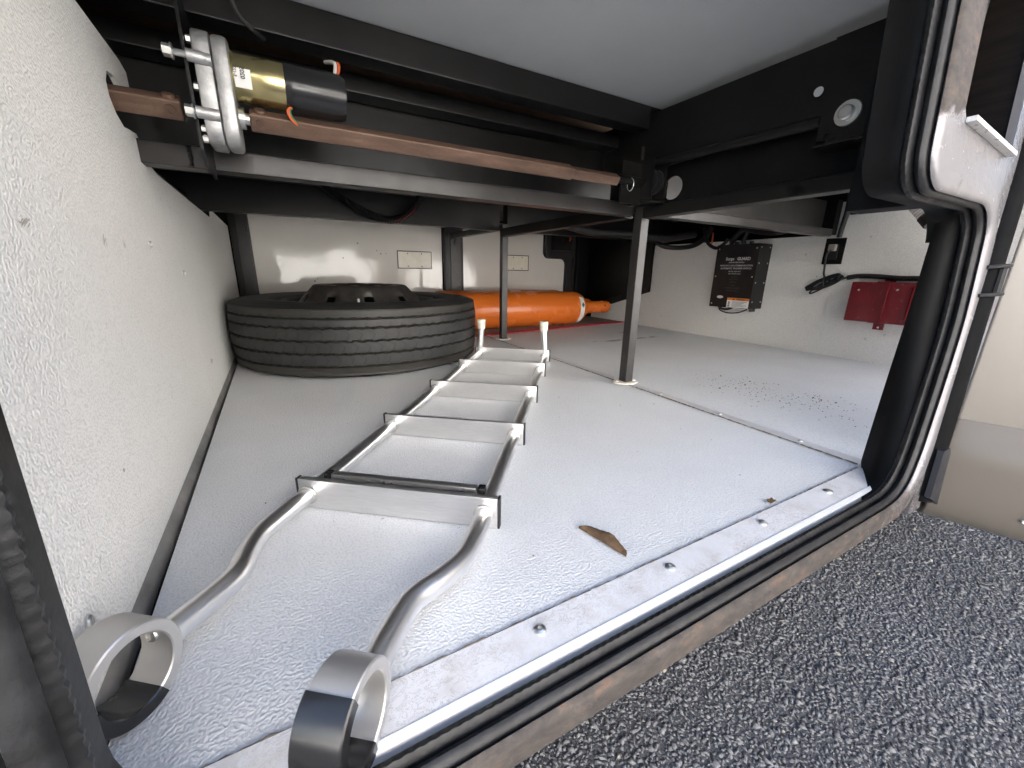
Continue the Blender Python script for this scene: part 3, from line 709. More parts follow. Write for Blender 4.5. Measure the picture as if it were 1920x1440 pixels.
m = MB(); m.box(-.06, .03, -.40, -.315, -.112, -.106, bev=.002); m.tube(smooth_path([(-.05, -.33, -.10), (-.03, -.36, -.092), (-.005, -.385, -.098)], 6), .010, 10); m.build('guide_shoe', 'black_steel', rl)

# ================================================================== DRIVE SHAFT AND MOTOR
SY, SZ = .897, .609
def square_tube(name, parent, x0, x1, hw, cut=0.0):
    m = MB(); vs = m.box(x0, x1, -hw, hw, -hw, hw, bev=.003, seg=3)
    bmesh.ops.rotate(m.bm, verts=m.bm.verts, cent=(0, 0, 0), matrix=Matrix.Rotation(R(33), 3, 'X'))
    return m.build(name, 'rust_tube', parent)
def shaft(label, x0, x1, pins, inner=None):
    s_ = thing('drive_shaft', label, 'drive shaft', (x0, SY, SZ), group='rusty square drive shafts')
    square_tube('tube', s_, 0, x1 - x0, .0142)
    if inner: square_tube('inner_tube', s_, x1 - x0 - .02, inner - x0, .0118)
    for px in pins:
        m = MB(); m.lathe([(.0075, 0), (.0075, .003), (.004, .0032), (.004, .001), (.0001, .001)], 14); p = m.build('pin', 'rust_tube', s_)
        p.location = (px - x0, -.0142 * math.cos(R(33)), -.0142 * math.sin(R(33))); p.rotation_euler = (PI / 2 + R(33), 0, 0)
        m = MB(); m.lathe([(.009, 0), (.0085, .004), (.0001, .006)], 14); p = m.build('nut', 'rust_tube', s_); p.location = (px - x0, -.0142 * math.sin(R(33)), .0142 * math.cos(R(33))); p.rotation_euler = (R(33), 0, 0)
shaft('short rusty square shaft coming out of the hole in the left liner', -.34, -.122, (-.137,))
shaft('long rusty square shaft running from the gearbox to the roller bracket', -.031, .65, (-.015,), .805)

mo = thing('drive_motor', 'yellow plated electric motor with black boot and grey cast gearbox', 'motor', (-.07, SY, SZ - .05))
def stadium(x0, x1, r, z0, z1, bev):
    rc = .026; m = MB(); pts = []
    for cy_, cz_, a0 in ((r - rc, z1 + r - rc, 0), (-r + rc, z1 + r - rc, 90), (-r + rc, z0 - r + rc, 180), (r - rc, z0 - r + rc, 270)):
        pts += [(x0, cy_ + rc * math.cos(R(a0 + k * 15)), cz_ + rc * math.sin(R(a0 + k * 15))) for k in range(7)]
    m.prism(pts, (x1 - x0, 0, 0))
    ed = [e for e in m.bm.edges if len(e.link_faces) == 2 and e.calc_face_angle(0) > 1.2]
    bmesh.ops.bevel(m.bm, geom=ed, offset=bev, segments=2, affect='EDGES', profile=.5); return m
stadium(-.022, .0005, .046, .044, .110, .003).build('gearbox_half', 'alu_cast', mo)
stadium(.0015, .024, .045, .044, .110, .006).build('gearbox_half', 'alu_cast', mo)
for z, hx in ((.110, -.048), (.036, -.034)):
    m = MB(); m.cyl((-.030, -.050, z), (.0, -.046, z), .0085, .0085, 14); m.build('bolt_boss', 'alu_cast', mo)
    m = MB(); m.cyl((hx, -.050, z), (-.030, -.050, z), .0045, .0045, 10); m.cyl((hx - .0085, -.050, z), (hx + .001, -.050, z), .0085, .0085, 6); m.cyl((hx + .0008, -.050, z), (hx + .003, -.050, z), .0105, .0105, 16); m.build('bolt', 'zinc', mo)
for z in (.138, .076, .018, .004):
    m = MB(); m.cyl((-.0285, -.030, z), (-.0215, -.030, z), .006, .006, 6); m.build('cover_screw', 'zinc', mo)
m = MB(); m.cyl((.024, 0, .050), (.032, 0, .050), .016, .016, 20); m.cyl((.030, 0, .050), (.042, 0, .050), .009, .009, 16); m.build('output_hub', 'zinc', mo)
m = MB(); m.lathe([(.034, .024), (.036, .027), (.036, .104)], 40, 'X', (0, -.004, .108)); mt = m.build('motor_can', 'brass', mo)
a0 = [R(a) for a in (176, 190, 204, 218)]
m = MB(); L = [(math.cos(a) * .0364, math.sin(a) * .0364) for a in a0]
for (y0, z0), (y1, z1) in zip(L, L[1:]): m.poly([(.027, -.004 + y0, .108 + z0), (.050, -.004 + y0, .108 + z0), (.050, -.004 + y1, .108 + z1), (.027, -.004 + y1, .108 + z1)])
lb = m.build('sticker', 'paper', mt, 60)
printed('print', [('0205', .0085, 0, 0, .0002), ('E-122', .006, .0, -.009, .0001)], 'ink', lb, (.036, -.0415, .104), (0, 0, 1), (1, -.0, 0))
m = MB(); m.lathe([(.0372, .098), (.0385, .100), (.0380, .12), (.0372, .186), (.0350, .194), (.028, .1955), (.0001, .196)], 36, 'X', (0, -.004, .107)); m.build('rubber_boot', 'rubber_gloss', mo)
m = MB(); m.tube(smooth_path([(.105, -.02, .075), (.098, -.026, .066), (.102, -.024, .055), (.115, -.01, .048)], 6), .0022, 8); m.build('red_wire', 'copper_wire', mo)
m = MB(); m.tube(smooth_path([(.106, -.018, .075), (.101, -.024, .067), (.105, -.022, .056), (.118, -.01, .049)], 6), .0022, 8); m.build('green_wire', 'green_wire', mo)
m = MB(); m.tube(smooth_path([(.18, .0, .140), (.183, -.008, .152), (.182, -.004, .163), (.17, .02, .17)], 6), .003, 8); m.build('white_wire', 'white_wire', mo)
m = MB(); m.tube(smooth_path([(.184, .0, .140), (.189, -.008, .152), (.188, -.004, .163), (.175, .02, .17)], 6), .0025, 8); m.build('orange_wire', 'copper_wire', mo)
# mounting plate
pm = thing('motor_mount', 'thin black mounting plate hanging beside the motor gearbox', 'bracket', (-.104, .93, .53))
m = MB(); pr = [(-.082, .36), (-.078, .18), (-.070, .06), (-.066, .016), (-.052, -.008), (.05, -.008), (.05, .36)]
m.prism([(0, y, z) for y, z in pr], (.004, 0, 0)); m.build('plate', 'black_steel', pm, 20)
m = MB(); m.tube(smooth_path([(.052, -.085, .36), (.060, -.075, .29), (.075, -.06, .225), (.095, -.05, .206), (.11, -.03, .205)], 8), .0035, 8); m.build('cable', 'rubber', pm)

# ================================================================== SPARE WHEEL
TC = (.262, 1.865); TR = .497; TW = .252
wh = thing('spare_wheel', 'big black ribbed truck tyre on a dark steel rim lying flat', 'wheel', (TC[0], TC[1], .0015))
def tyre():
    nt_, zs = 900, []
    prof = []          # (r, z, kind)
    for a in np.linspace(-1, 1, 76):
        z = TW / 2 + a * .104; prof.append((TR - .006 * a * a * a * a - .003 * a * a, z, 1))
    top = [(.490, .236, 0), (.484, .2405, 0), (.476, .2435, 0), (.462, .2470, 0), (.459, .2495, 0), (.455, .2470, 0), (.43, .2515, 0), (.427, .2535, 0), (.423, .2515, 0), (.40, .252, 0), (.36, .250, 0), (.33, .243, 0), (.318, .236, 0), (.306, .226, 0), (.300, .214, 0)]
    low = [(r, TW - z, 0) for r, z, _ in top][::-1]
    full = low + prof + top; K = len(full)
    R_ = np.array([p[0] for p in full]); Z = np.array([p[1] for p in full]); on = np.array([p[2] for p in full])
    th = np.linspace(0, 2 * PI, nt_, endpoint=False)
    TH, RR = np.meshgrid(th, R_, indexing='ij'); ZZ = np.tile(Z, (nt_, 1)); ON = np.tile(on, (nt_, 1))
    tri = np.abs(((TH * 78 / (2 * PI)) % 1) - .5) * 4 - 1
    D = np.zeros_like(RR)
    for zc, amp in ((.046, .0012), (.090, .0020), (.133, .0020), (.176, .0020), (.207, .0010)):
        d = np.abs(ZZ - zc - tri * amp); D = np.maximum(D, np.clip(1 - (d - .0014) / .0018, 0, 1))
    RR = RR - D * .011 * ON
    # little notches on the shoulder edge
    sh = (np.abs(ZZ - .2405) < .003); RR = RR - sh * ((TH * 150 / (2 * PI)) % 1 < .3) * .003
    co = np.stack([RR * np.cos(TH), RR * np.sin(TH), ZZ], 2).reshape(-1, 3)
    i, j = np.meshgrid(np.arange(nt_), np.arange(K - 1), indexing='ij'); i2 = (i + 1) % nt_
    F = np.stack([i * K + j, i2 * K + j, i2 * K + j + 1, i * K + j + 1], 2).reshape(-1, 4)
    me = bpy.data.meshes.new('tyre'); me.vertices.add(len(co)); me.vertices.foreach_set('co', co.reshape(-1))
    me.loops.add(F.size); me.loops.foreach_set('vertex_index', F.reshape(-1).astype(np.int32))
    me.polygons.add(len(F)); me.polygons.foreach_set('loop_start', np.arange(0, F.size, 4, dtype=np.int32)); me.update(calc_edges=True)
    return obj('tyre', me, 'tyre', wh, 40)
tyre()
rim = thing('x', None, None); bpy.data.objects.remove(rim)
m = MB(); m.lathe([(.302, .02), (.300, .222), (.308, .236), (.312, .240), (.306, .243), (.295, .236), (.288, .21), (.286, .10), (.286, .02)], 72); rim = m.build('rim', 'rim', wh)
# convex disc with hand holes and stud holes
def disc():
    m = MB(); nh = 10; seg = 120
    rings = [(.285, .200), (.268, .212), (.258, .221), (.238, .244), (.222, .262), (.198, .288), (.190, .2965), (.182, .3000), (.172, .2995), (.120, .296), (.112, .290), (.110, .28)]
    V = [[m.bm.verts.new((r * math.cos(2 * PI * k / seg), r * math.sin(2 * PI * k / seg), z)) for k in range(seg)] for r, z in rings]
    for q, (a, b) in enumerate(zip(V, V[1:])):
        for k in range(seg):
            if q in (2, 3) and (k % 12) in (4, 5, 6): continue
            m.bm.faces.new((a[k], a[(k + 1) % seg], b[(k + 1) % seg], b[k]))
    o = m.build('disc', 'rim', wh, 50); md = o.modifiers.new('thick', 'SOLIDIFY'); md.thickness = .009; md.offset = -1
    return o
dk = disc()
nut = None
for k in range(10):
    a = 2 * PI * k / 10
    if nut is None:
        m = MB(); m.lathe([(.013, 0), (.013, .0015), (.009, .0018), (.0085, .0004), (.0001, .0003)], 14); nut = m.build('stud_hole', 'rim_light', dk); o = nut
    else: o = copy_to(nut, (0, 0, 0), dk)
    o.location = (.146 * math.cos(a), .146 * math.sin(a), .2985)
m = MB(); m.lathe([(.286, .10), (.2, .11), (.0001, .11)], 48); m.build('rim_back', 'black_flat', wh)
m = MB(); m.tube(smooth_path([(-.05, -.262, .20), (-.05, -.266, .225), (-.05, -.262, .245)], 5), .004, 8); m.cyl((-.05, -.262, .245), (-.05, -.260, .256), .0055, .0055, 10); m.build('valve', 'alu_cast', wh)

# ================================================================== LADDER
LO = (-.25, 1.0)                             # across, along of the ladder's own origin
ra = -math.atan2(.608, .794)
rdir = Vector((.608, .794, 0)); wdir = Vector((.794, -.608, 0))
lad = thing('bunk_ladder', 'aluminium bunk ladder with hook rings lying across the bay floor', 'ladder', tuple(rdir * LO[1] + wdir * LO[0] + Vector((0, 0, .001))), (0, 0, ra))
def L(a, b, z): return (a - LO[0], b - LO[1], z)
ALONG = [.4875, .781, 1.0764, 1.3767, 1.6275]
for k, s_ in enumerate(ALONG):
    x0, x1 = -.4125 - LO[0], -.0905 - LO[0]; y = s_ - LO[1]
    t_ = box('tread', 'alu', lad, x0 + .0025, x1 - .0025, y, y + .0035, .001, .0490, bev=.0006)
    box('flange', 'alu', t_, x0 + .0025, x1 - .0025, y + .0036, y + .010, .0462, .0490, bev=.0006)
    box('flange', 'alu', t_, x0 + .0025, x1 - .0025, y + .0036, y + .010, .001, .0035, bev=.0006)
    for xa in (x0 - .0012, x1 - .0023): box('end_cap', 'rubber', t_, xa, xa + .0035, y - .0006, y + .011, .0004, .0497, bev=.0006)
    for xr in (-.396, -.113):
        m = MB(); m.lathe([(.0135, -.0005), (.0160, -.0008), (.0150, -.0028), (.0135, -.0032)], 24, 'Y', (xr - LO[0], y, .0225)); m.build('weld_ring', 'alu_ring', t_)
box('brace_bar', plain('dark_aluminium', (.40, .40, .40), .28, .9, .05, 20, rvar=.02), lad, -.372 - LO[0], -.130 - LO[0], .513 - LO[1], .528 - LO[1], .036, .0475, bev=.004)
for xa in (-.384, -.130): box('brace_cap', 'rubber_gloss', lad, xa - LO[0], xa + .0125 - LO[0], .5125 - LO[1], .5285 - LO[1], .0355, .048, bev=.003)
for side, xo, xi in ((-1, -.396, -.351), (1, -.113, -.151)):
    c = .5 * (xo + xi)
    pts = [L(xo, 1.6275, .0225), L(xo, 1.3, .0225), L(xo, .9, .0225), L(xo, .56, .0225)] + smooth_path([L(xo, .52, .0225), L(xo, .47, .0225), L(xo, .425, .0235), L(xo + (xi - xo) * .10, .385, .0255), L(c, .345, .030), L(xi - (xi - xo) * .08, .310, .034), L(xi, .275, .036), L(xi, .245, .038), L(xi, .228, .039)], 8)
    MB().tube(pts, .0128, 24).build('side_rail', 'alu_tube', lad, 60)
    # upright foot at the far end
    lean = -.008 * side
    p = MB().tube([L(xo, 1.640, .018), L(xo + lean * .3, 1.640, .06), L(xo + lean, 1.640, .135)], .0135, 24).build('foot_post', 'alu_tube', lad, 60)
    m = MB(); m.lathe([(.0145, 0), (.0165, .004), (.0185, .036), (.0180, .041), (.012, .0425), (.0001, .043)], 20); cp = m.build('foot_cap', 'ivory', p); cp.location = L(xo + lean, 1.640, .126)
    # hook ring: a broad flat band bent into a ring, axis along the treads
    cy_, cz_ = .192, .0440
    def ring(r0, r1, a0, a1, x0, x1, seg, bev=.0012):
        m = MB(); rows = []
        full = a1 - a0 >= 359.9; n = seg if full else seg + 1
        for k in range(n):
            a = R(a0 + (a1 - a0) * k / seg); e = 1.0 + .02 * math.cos(2 * a)
            sec = [(r0, x0 + bev), (r0 + bev, x0), (r1 - bev, x0), (r1, x0 + bev), (r1, x1 - bev), (r1 - bev, x1), (r0 + bev, x1), (r0, x1 - bev)]
            rows.append([m.bm.verts.new(L(x, cy_ + r * e * math.cos(a) * .86, cz_ + r * e * math.sin(a))) for r, x in sec])
        for q in range(n if full else n - 1):
            A, B = rows[q], rows[(q + 1) % n]
            for k in range(8): m.bm.faces.new((A[k], A[(k + 1) % 8], B[(k + 1) % 8], B[k]))
        if not full: m.bm.faces.new(rows[0]); m.bm.faces.new(rows[-1][::-1])
        return m
    hk = ring(.0325, .0430, 0, 360, xi - .0165, xi + .0185, 64).build('hook_ring', 'alu_ring', lad, 40)
    a0, a1 = (184, 296) if side < 0 else (112, 280)
    ring(.0312, .0442, a0, a1, xi - .0175, xi + .0196, 36).build('rubber_pad', 'rubber_gloss', hk, 40)
    m = MB(); m.lathe([(.0062, 0), (.0055, .0022), (.0030, .0034), (.0028, .0020), (.0001, .0018)], 16); s2 = m.build('screw', 'zinc', hk)
    ang = R(12); s2.location = L(xi, cy_ + .0325 * .87 * math.cos(ang), cz_ + .0325 * math.sin(ang)); s2.rotation_euler = (R(90 - 12), 0, 0)
    m = MB(); m.cyl((-.0045, -.0007, .0030), (.0045, -.0007, .0030), .0006, .0006, 6); m.build('slot', 'ink', s2) if False else m.bm.free()

# ================================================================== GAS CYLINDERS ON THE MAT
mat_ = thing('speckled_mat', 'brown speckled mat with red edging under the orange cylinders', 'mat', (1.5, 2.4, 0))
def redline(x): return 2.105 + (x - .75) * .152
m = MB(); m.prism([(.70 - 1.5, redline(.70) - 2.4, .0005), (2.24 - 1.5, redline(2.24) - 2.4, .0005), (2.24 - 1.5, FAR - .01 - 2.4, .0005), (.70 - 1.5, FAR - .01 - 2.4, .0005)], (0, 0, .004)); m.build('pile', 'carpet', mat_, 20)
m = MB(); m.prism([(.70 - 1.5, redline(.70) - .050 - 2.4, .0003), (2.24 - 1.5, redline(2.24) - .050 - 2.4, .0003), (2.24 - 1.5, redline(2.24) - .0005 - 2.4, .0003), (.70 - 1.5, redline(.70) - .0005 - 2.4, .0003)], (0, 0, .006)); m.build('edging', 'red_edge', mat_, 20)
def gas_cyl(label, x_end, y, rot):
    r = .117; c = thing('gas_cylinder', label, 'gas cylinder', (x_end - .6, y, .0047), group='orange gas cylinders'); z = r
    prof = [(.03, -.72), (.085, -.715), (.108, -.700), (r, -.675), (r, .215), (.1165, .240), (.1135, .262), (.107, .285), (.097, .306), (.084, .324), (.070, .338), (.058, .347), (.053, .360)]
    m = MB(); m.lathe(prof, 72, 'X', (0, 0, z)); b_ = m.build('shell', 'orange', c, 50)
    prof = [(.044, .358), (.050, .360), (.050, .378), (.046, .381), (.0445, .392), (.0445, .555), (.042, .577), (.034, .592), (.018, .600), (.0001, .601)]
    m = MB(); m.lathe(prof, 40, 'X', (0, 0, z)); k_ = m.build('valve_cap', 'orange', c, 50)
    for sx in (.425, .455):
        m = MB(); m.lathe([(.004, 0), (.003, .0018), (.0001, .0022)], 10); s_ = m.build('dimple', 'orange', k_); s_.location = (sx, -.0445, z + .003); s_.rotation_euler = (PI / 2, 0, 0)
    m = MB(); m.prism([(.545 + .0085 * math.cos(a), 0, z + .010 + .010 * math.sin(a)) for a in np.linspace(0, 2 * PI, 18, endpoint=False)], (0, -.0010, 0)); h_ = m.build('vent_hole', 'ink', k_); h_.location = (-.02, -.0428, 0)
    return c, z
c1, cz = gas_cyl('front orange gas cylinder with white shoulder label and domed cap', 2.115, 2.335, 0)
m = MB(); seg = 72
for (ra_, xa), (rb_, xb) in (((.1172, .243), (.1145, .262)), ((.1145, .262), (.1082, .285))):
    for k in range(27, 50):
        A, B = 2 * PI * k / seg, 2 * PI * (k + 1) / seg
        m.poly([(xa, ra_ * math.cos(A), cz + ra_ * math.sin(A)), (xa, ra_ * math.cos(B), cz + ra_ * math.sin(B)), (xb, rb_ * math.cos(B), cz + rb_ * math.sin(B)), (xb, rb_ * math.cos(A), cz + rb_ * math.sin(A))])
sl = m.build('shoulder_label', 'paper', c1, 60)
a = R(166); cyc = Vector((.264, .1150 * math.cos(a), cz + .1150 * math.sin(a)))
nrm = Vector((.25, math.cos(a), math.sin(a))).normalized(); u1 = Vector((0, -math.sin(a), math.cos(a))); u2 = nrm.cross(u1)
m = MB(); m.poly([cyc + nrm * .0022 + u1 * .020, cyc + nrm * .0022 + u2 * .017, cyc + nrm * .0022 - u1 * .020, cyc + nrm * .0022 - u2 * .017]); m.build('diamond_mark', 'green', sl, 0)
gas_cyl('rear orange gas cylinder half hidden behind the front one', 2.13, 2.575, 0)

# ================================================================== THINGS ON THE RIGHT WALL
ts = thing('transfer_switch', 'black metal transfer switch box with printed text and warning label', 'electrical box', (2.2445, 1.383, .36))
WX = -.110
box('case', 'black_steel', ts, WX, -.0005, -.117, .117, -.167, .167, bev=.002)
cv = box('cover', plain('cover_black', (.012, .011, .011), .35, 0, .4, 25), ts, WX - .003, WX - .0003, -.1185, .119, -.168, .168, bev=.001)
X = WX - .0033; UX = (0, -1, 0); UY = (0, 0, 1)
printed('title', [('Surge', .021, -.012 - .022, .086, .0006), ('GUARD', .021, .044, .086, .0009)], 'white_ink', cv, (ts.location.x * 0 + X, 0, 0), UX, UY)
printed('text', [('PLUS POWER SWITCH', .0088, .006, .071, .0002), ('WITH RV-C CAN COMMUNICATION', .0112, .006, .054, .0003), ('AUTOMATIC TRANSFER SWITCH', .0118, .006, .039, .0003), ('MODEL 40350-RVC', .0085, .004, .024, .0001), ('50A 120/240V 60Hz', .0085, .004, .012, .0001)], 'white_ink', cv, (X, 0, 0), UX, UY)
printed('fine_print', [('CAUTION', .007, .004, -.006, 0), ('RISK OF SHOCK', .007, .004, -.017, 0), ('240V  AC', .010, .004, -.032, 0), ('LISTED', .009, .004, -.050, 0), ('TRANSFER EQUIPMENT', .008, .004, -.064, 0), ('LINE  LOAD  GEN', .008, .004, -.078, 0)], 'grey_ink', cv, (X, 0, 0), UX, UY)
m = MB(); m.prism([(X, .058 + .019 * math.cos(a), -.112 + .008 * math.sin(a)) for a in np.linspace(0, 2 * PI, 20, endpoint=False)], (-.0006, 0, 0)); m.build('oval_sticker', 'paper', cv)
wl = box('warning_label', 'paper', cv, X - .0007, X, -.112, .012, -.165, -.113)
box('header', 'orange_print', wl, X - .0012, X - .0008, -.112, .012, -.126, -.113)
m = MB(); m.poly([(X - .0014, -.018, -.124), (X - .0014, -.032, -.124), (X - .0014, -.025, -.115)]); m.build('triangle', 'ink', wl, 0)
printed('word', [('WARNING', .0100, .066, -.1240, .0003)], 'ink', wl, (X - .0014, 0, 0), UX, UY)
m = MB()
for k in range(5):
    m.poly([(X - .0010, -.018, -.133 - k * .006), (X - .0010, -.100 + .012 * (k % 3), -.133 - k * .006), (X - .0010, -.100 + .012 * (k % 3), -.135 - k * .006), (X - .0010, -.018, -.135 - k * .006)])
for k in range(3): m.poly([(X - .0010, .005, -.134 - k * .010), (X - .0010, -.006, -.134 - k * .010), (X - .0010, -.006, -.141 - k * .010), (X - .0010, .005, -.141 - k * .010)])
m.build('print', 'grey_ink', wl, 0)
s0 = None
for y, z in ((.105, .145), (-.105, .145), (.105, .0), (-.105, .0), (.105, -.15)):
    if s0 is None: s0 = screw_mesh(.004).build('screw', 'zinc', cv)
    o = s0 if (y, z) == (.105, .145) else copy_to(s0, (0, 0, 0), cv); o.location = (X, y, z); o.rotation_euler = (0, -PI / 2, 0)
for x in (-.095, -.02):
    for z in (.150, .07, -.03, -.13):
        o = copy_to(s0, (x, -.1172, z), ts, (PI / 2, 0, 0))
m = MB(); m.tube(smooth_path([(-.11, .06, -.166), (-.112, .045, -.185), (-.113, .0, -.196), (-.112, -.06, -.19), (-.108, -.105, -.170)], 8), .0035, 8); m.tube(smooth_path([(-.09, .07, -.166), (-.092, .05, -.178), (-.09, .02, -.178), (-.09, -.01, -.168)], 8), .006, 8)
m.build('cable', 'rubber', ts)
for x in (-.065, -.04): m = MB(); m.cyl((x, -.10, -.183), (x, -.10, -.166), .008, .008, 12); m.build('gland', 'rubber', ts)
for y, r_ in ((.07, .010), (.035, .012), (-.0, .012), (-.045, .010)):
    m = MB(); m.cyl((-.07, y, .167), (-.07, y, .183), r_, r_, 12); m.build('gland', 'grey_steel', ts)

def hose(name, label, pts, r, mat='rubber', corr=False, group=None):
    o = corrugated(name, mat, None, pts, r, .006) if corr else MB().tube(smooth_path(pts, 8), r, 12).build(name, mat, None, 60)
    return tag(o, label, 'cable', group)
hose('conduit', 'black corrugated conduit sagging below the rear beam above the wheel', [(.12, 1.86, .71), (.20, 1.86, .648), (.292, 1.86, .601), (.36, 1.86, .578), (.41, 1.86, .572), (.46, 1.86, .588), (.51, 1.86, .63), (.545, 1.86, .69)], .0145, corr=True)
hose('red_wire', 'thin red wire along the sagging conduit above the wheel', [(.415, 1.842, .567), (.455, 1.842, .577), (.50, 1.845, .61), (.52, 1.85, .64)], .0025, 'red')
hose('loop_cable', 'thick black cable looping down left of the transfer switch', [(2.10, 1.97, .62), (2.07, 1.86, .545), (2.13, 1.80, .527), (2.17, 1.70, .535), (2.17, 1.62, .575), (2.16, 1.58, .63)], .014)
hose('loop_cable', 'small black cable loop at the upper left corner of the transfer switch', [(2.15, 1.62, .63), (2.14, 1.58, .55), (2.15, 1.53, .515), (2.16, 1.495, .53), (2.165, 1.47, .56)], .009)
hose('loop_cable', 'thick black cable arching over the top of the transfer switch', [(2.17, 1.45, .545), (2.15, 1.38, .600), (2.14, 1.28, .585), (2.14, 1.20, .575), (2.15, 1.12, .60), (2.16, 1.08, .66)], .015)
hose('loop_cable', 'black cable rising behind the arched one at the transfer switch', [(2.19, 1.40, .545), (2.18, 1.36, .62), (2.17, 1.30, .66)], .012)
hose('loop_cable', 'black cable bundle hanging under the right rear beam', [(1.25, 1.75, .60), (1.45, 1.75, .575), (1.7, 1.74, .58), (1.95, 1.72, .57), (2.15, 1.68, .60)], .022)
hose('pigtail', 'short orange wire tail left of the transfer switch', [(2.16, 1.565, .60), (2.155, 1.56, .56), (2.16, 1.565, .54)], .004, 'copper_wire')
# outlet
ol = thing('outlet_plate', 'black outlet plate with a plug on the right wall', 'outlet', (2.2448, .982, .482))
box('plate', 'black_steel', ol, -.005, 0, -.040, .040, -.058, .058, bev=.0012)
box('socket', 'rubber', ol, -.010, -.0052, -.018, .018, -.036, .030, bev=.003)
m = MB(); m.box(-.034, -.0105, -.014, .014, .000, .030, bev=.004); m.build('plug', plain('grey_plug', (.30, .28, .25), .5), ol)
hose('wall_conduit', 'thick black conduit running up from the outlet plate', [(2.236, .972, .542), (2.235, .967, .60), (2.234, .962, .66), (2.234, .966, .74), (2.234, .968, .80)], .0105)
box('cable_clip', 'rubber', None, 2.232, 2.2448, .895, .950, .636, .648, bev=.002); tag(bpy.data.objects['cable_clip'], 'small black clip on the wall beside the outlet conduit', 'clip')
co = thing('power_cord', 'thin black power cord tied in a bundle below the outlet', 'cord', (2.23, .96, .35))
lead = [(-.016, .022, .137), (-.03, .030, .115), (-.02, .032, .07), (-.012, .028, .02), (-.010, .0, .0), (-.008, -.03, .004), (-.006, -.07, .018), (-.006, -.12, .022)]
MB().tube(smooth_path(lead, 8), .0042, 10).build('lead', 'rubber', co, 60)
m = MB()
for k in range(7):
    a = R(150 + rnd.uniform(-9, 9)); L_ = rnd.uniform(.055, .082); cw = rnd.uniform(.010, .017); oy, oz = rnd.uniform(-.008, .008), rnd.uniform(-.008, .008)
    m.tube([(-.01 - k * .0022, .022 + oy - (math.cos(t) * L_ * math.cos(a) - math.sin(t) * cw * math.sin(a)), -.012 + oz - (math.cos(t) * L_ * math.sin(a) + math.sin(t) * cw * math.cos(a)) * 1.0) for t in np.linspace(0, 2 * PI, 28)], .0038, 8)
m.build('bundle', 'rubber', co, 60)
m = MB(); m.tube([(-.016 + .012 * math.cos(t), .020 + .006 * math.sin(t), -.010 + .022 * math.sin(t)) for t in np.linspace(0, 2 * PI, 20)], .0035, 8); m.build('tie', 'rubber', co, 60)
hose('wall_conduit', 'black conduit running along the wall above the red box', [(2.232, .90, .365), (2.230, .86, .372), (2.230, .80, .372), (2.232, .72, .366), (2.232, .64, .366), (2.232, .5, .364)], .0105)
# red box
rbx = thing('red_box', 'dark red pressed metal box with strap screwed to the right wall', 'box', (2.2448, .68, .264))
box('case', 'red', rbx, -.055, -.0005, -.19, .182, -.085, .084, bev=.004)
box('raised_panel', 'red', rbx, -.0575, -.0552, .075, .172, -.075, .074, bev=.0011)
m = MB(); m.tube([(-.056, -.030, -.062), (-.056, -.030, .066)], .007, 10); m.build('rib', 'red', rbx)
st = box('strap', 'red', rbx, -.0605, -.0577, .052, .092, -.086, .088, bev=.001)
box('strap_edge', 'red', rbx, -.0665, -.0578, .0475, .0518, -.086, .088, bev=.001)
box('strap_tab', 'red', rbx, -.004, -.0012, .050, .088, -.118, -.0855, bev=.0008)
box('strap_tab', 'red', rbx, -.004, -.0012, .050, .088, .0845, .112, bev=.0008)
for (x, y, z) in ((-.0045, .069, -.108), (-.0045, .069, .103), (-.0555, .022, .055), (-.0580, .150, .050)):
    o = copy_to(s0, (x, y, z), rbx, (0, -PI / 2, 0))
# pale corrugated duct behind the jamb
dct = corrugated('corrugated_duct', 'duct', None, [(2.06, .78, .78), (2.08, .70, .68), (2.10, .62, .585), (2.10, .54, .50), (2.09, .46, .43)], .042, .009, .05, 24)
tag(dct, 'pale ribbed duct half hidden behind the right door jamb', 'duct')
m = MB(); m.cyl((2.10, .635, .603), (2.10, .612, .576), .0465, .0465, 24); o = m.build('duct_strap', 'rubber', dct)

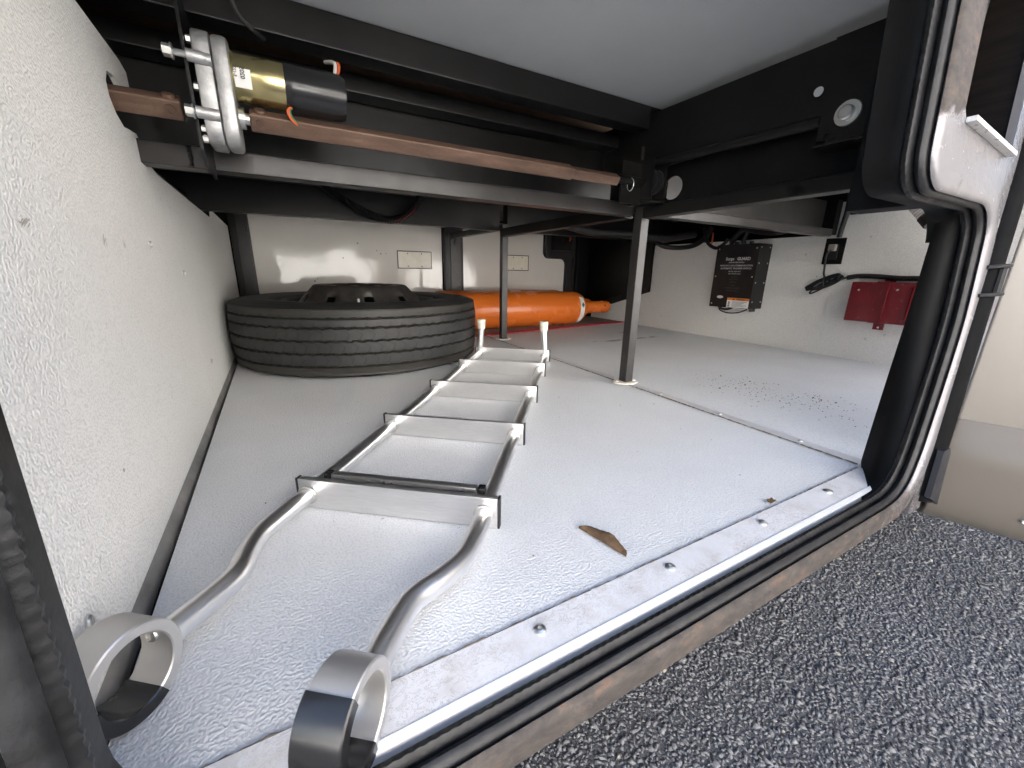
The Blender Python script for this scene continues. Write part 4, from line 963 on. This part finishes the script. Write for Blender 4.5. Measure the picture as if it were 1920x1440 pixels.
# ================================================================== SMALL THINGS ON THE FLOOR
lf = thing('dry_leaf', 'dry brown half-moon leaf on the white floor near the sill', 'leaf', (.340, .350, .0012), (0, 0, math.atan2(-.076, .018)))
m = MB(); n = 18; up, lo_, md_ = [], [], []
for k in range(n + 1):
    t = k / n; x = -.040 + .080 * t; wd = .0165 * math.sin(PI * t) ** .6 * (1 - .04 * math.sin(9 * t)); z = .0035 * math.sin(PI * t) + .0012 * math.sin(14 * t)
    ser = .0008 * (k % 2); up.append(m.bm.verts.new((x, wd + ser, z + .0025))); md_.append(m.bm.verts.new((x, wd * .45, z + .004))); lo_.append(m.bm.verts.new((x, -.0006, z * .2 + .0005)))
for k in range(n):
    for A, B in ((up, md_), (md_, lo_)): m.bm.faces.new((A[k], A[k + 1], B[k + 1], B[k]))
o = m.build('blade', 'leaf', lf, 60); md = o.modifiers.new('thick', 'SOLIDIFY'); md.thickness = .0006
m = MB(); m.tube([(-.040, -.0004, .0012), (0, .0002, .0016), (.040, -.0004, .0012)], .0007, 6); m.build('vein', 'dirt', lf)
m = MB()
for k in range(5): m.poly([(x_ + rnd.uniform(-.003, .003), y_ + rnd.uniform(-.002, .002), rnd.uniform(.001, .006)) for x_, y_ in ((-.008, -.003), (.007, -.004), (.008, .003), (-.006, .004))])
o = m.build('leaf_scrap', 'leaf', None, 0); o.location = (.66, .297, .002); tag(o, 'tiny crumpled leaf scrap at the edge of the sill strip', 'leaf')
# loose dirt on the right-hand floor panel
def crumbs(n, fn, seed, rlo, rhi):
    g = np.random.default_rng(seed); m = MB()
    for k in range(n):
        x, y = fn(g); r = g.uniform(rlo, rhi) * (2.0 if g.random() < .06 else 1)
        vs = [m.bm.verts.new((x + r * g.uniform(.6, 1.4) * a, y + r * g.uniform(.6, 1.4) * b, max(-.0012, -.0012 + r * .6 + r * .6 * c))) for a, b, c in ((1, 0, -.5), (0, 1, -.5), (-1, 0, -.5), (0, -1, -.5), (0, 0, 1))]
        for f in ((0, 1, 4), (1, 2, 4), (2, 3, 4), (3, 0, 4), (3, 2, 1, 0)): m.bm.faces.new([vs[i] for i in f])
    return m
def dirt_pos(g):
    if g.random() < .68: return (g.normal(1.33, .09), g.normal(.66, .13))
    t = g.random(); return (g.normal(1.28, .06), .34 + .5 * t)
me_ = crumbs(300, dirt_pos, 4, .0007, .0023).build('dirt_crumbs', 'dirt', None, 0)
tag(me_, 'dark dirt crumbs scattered on the right floor panel', 'dirt', kind='stuff')
me_ = crumbs(46, lambda g: (g.uniform(-.1, .93), g.uniform(.3, 1.3)), 9, .0006, .0015).build('dust_specks', 'dirt', None, 0); me_.location.z = .0015
tag(me_, 'tiny dust specks on the main floor panel', 'dirt', kind='stuff')
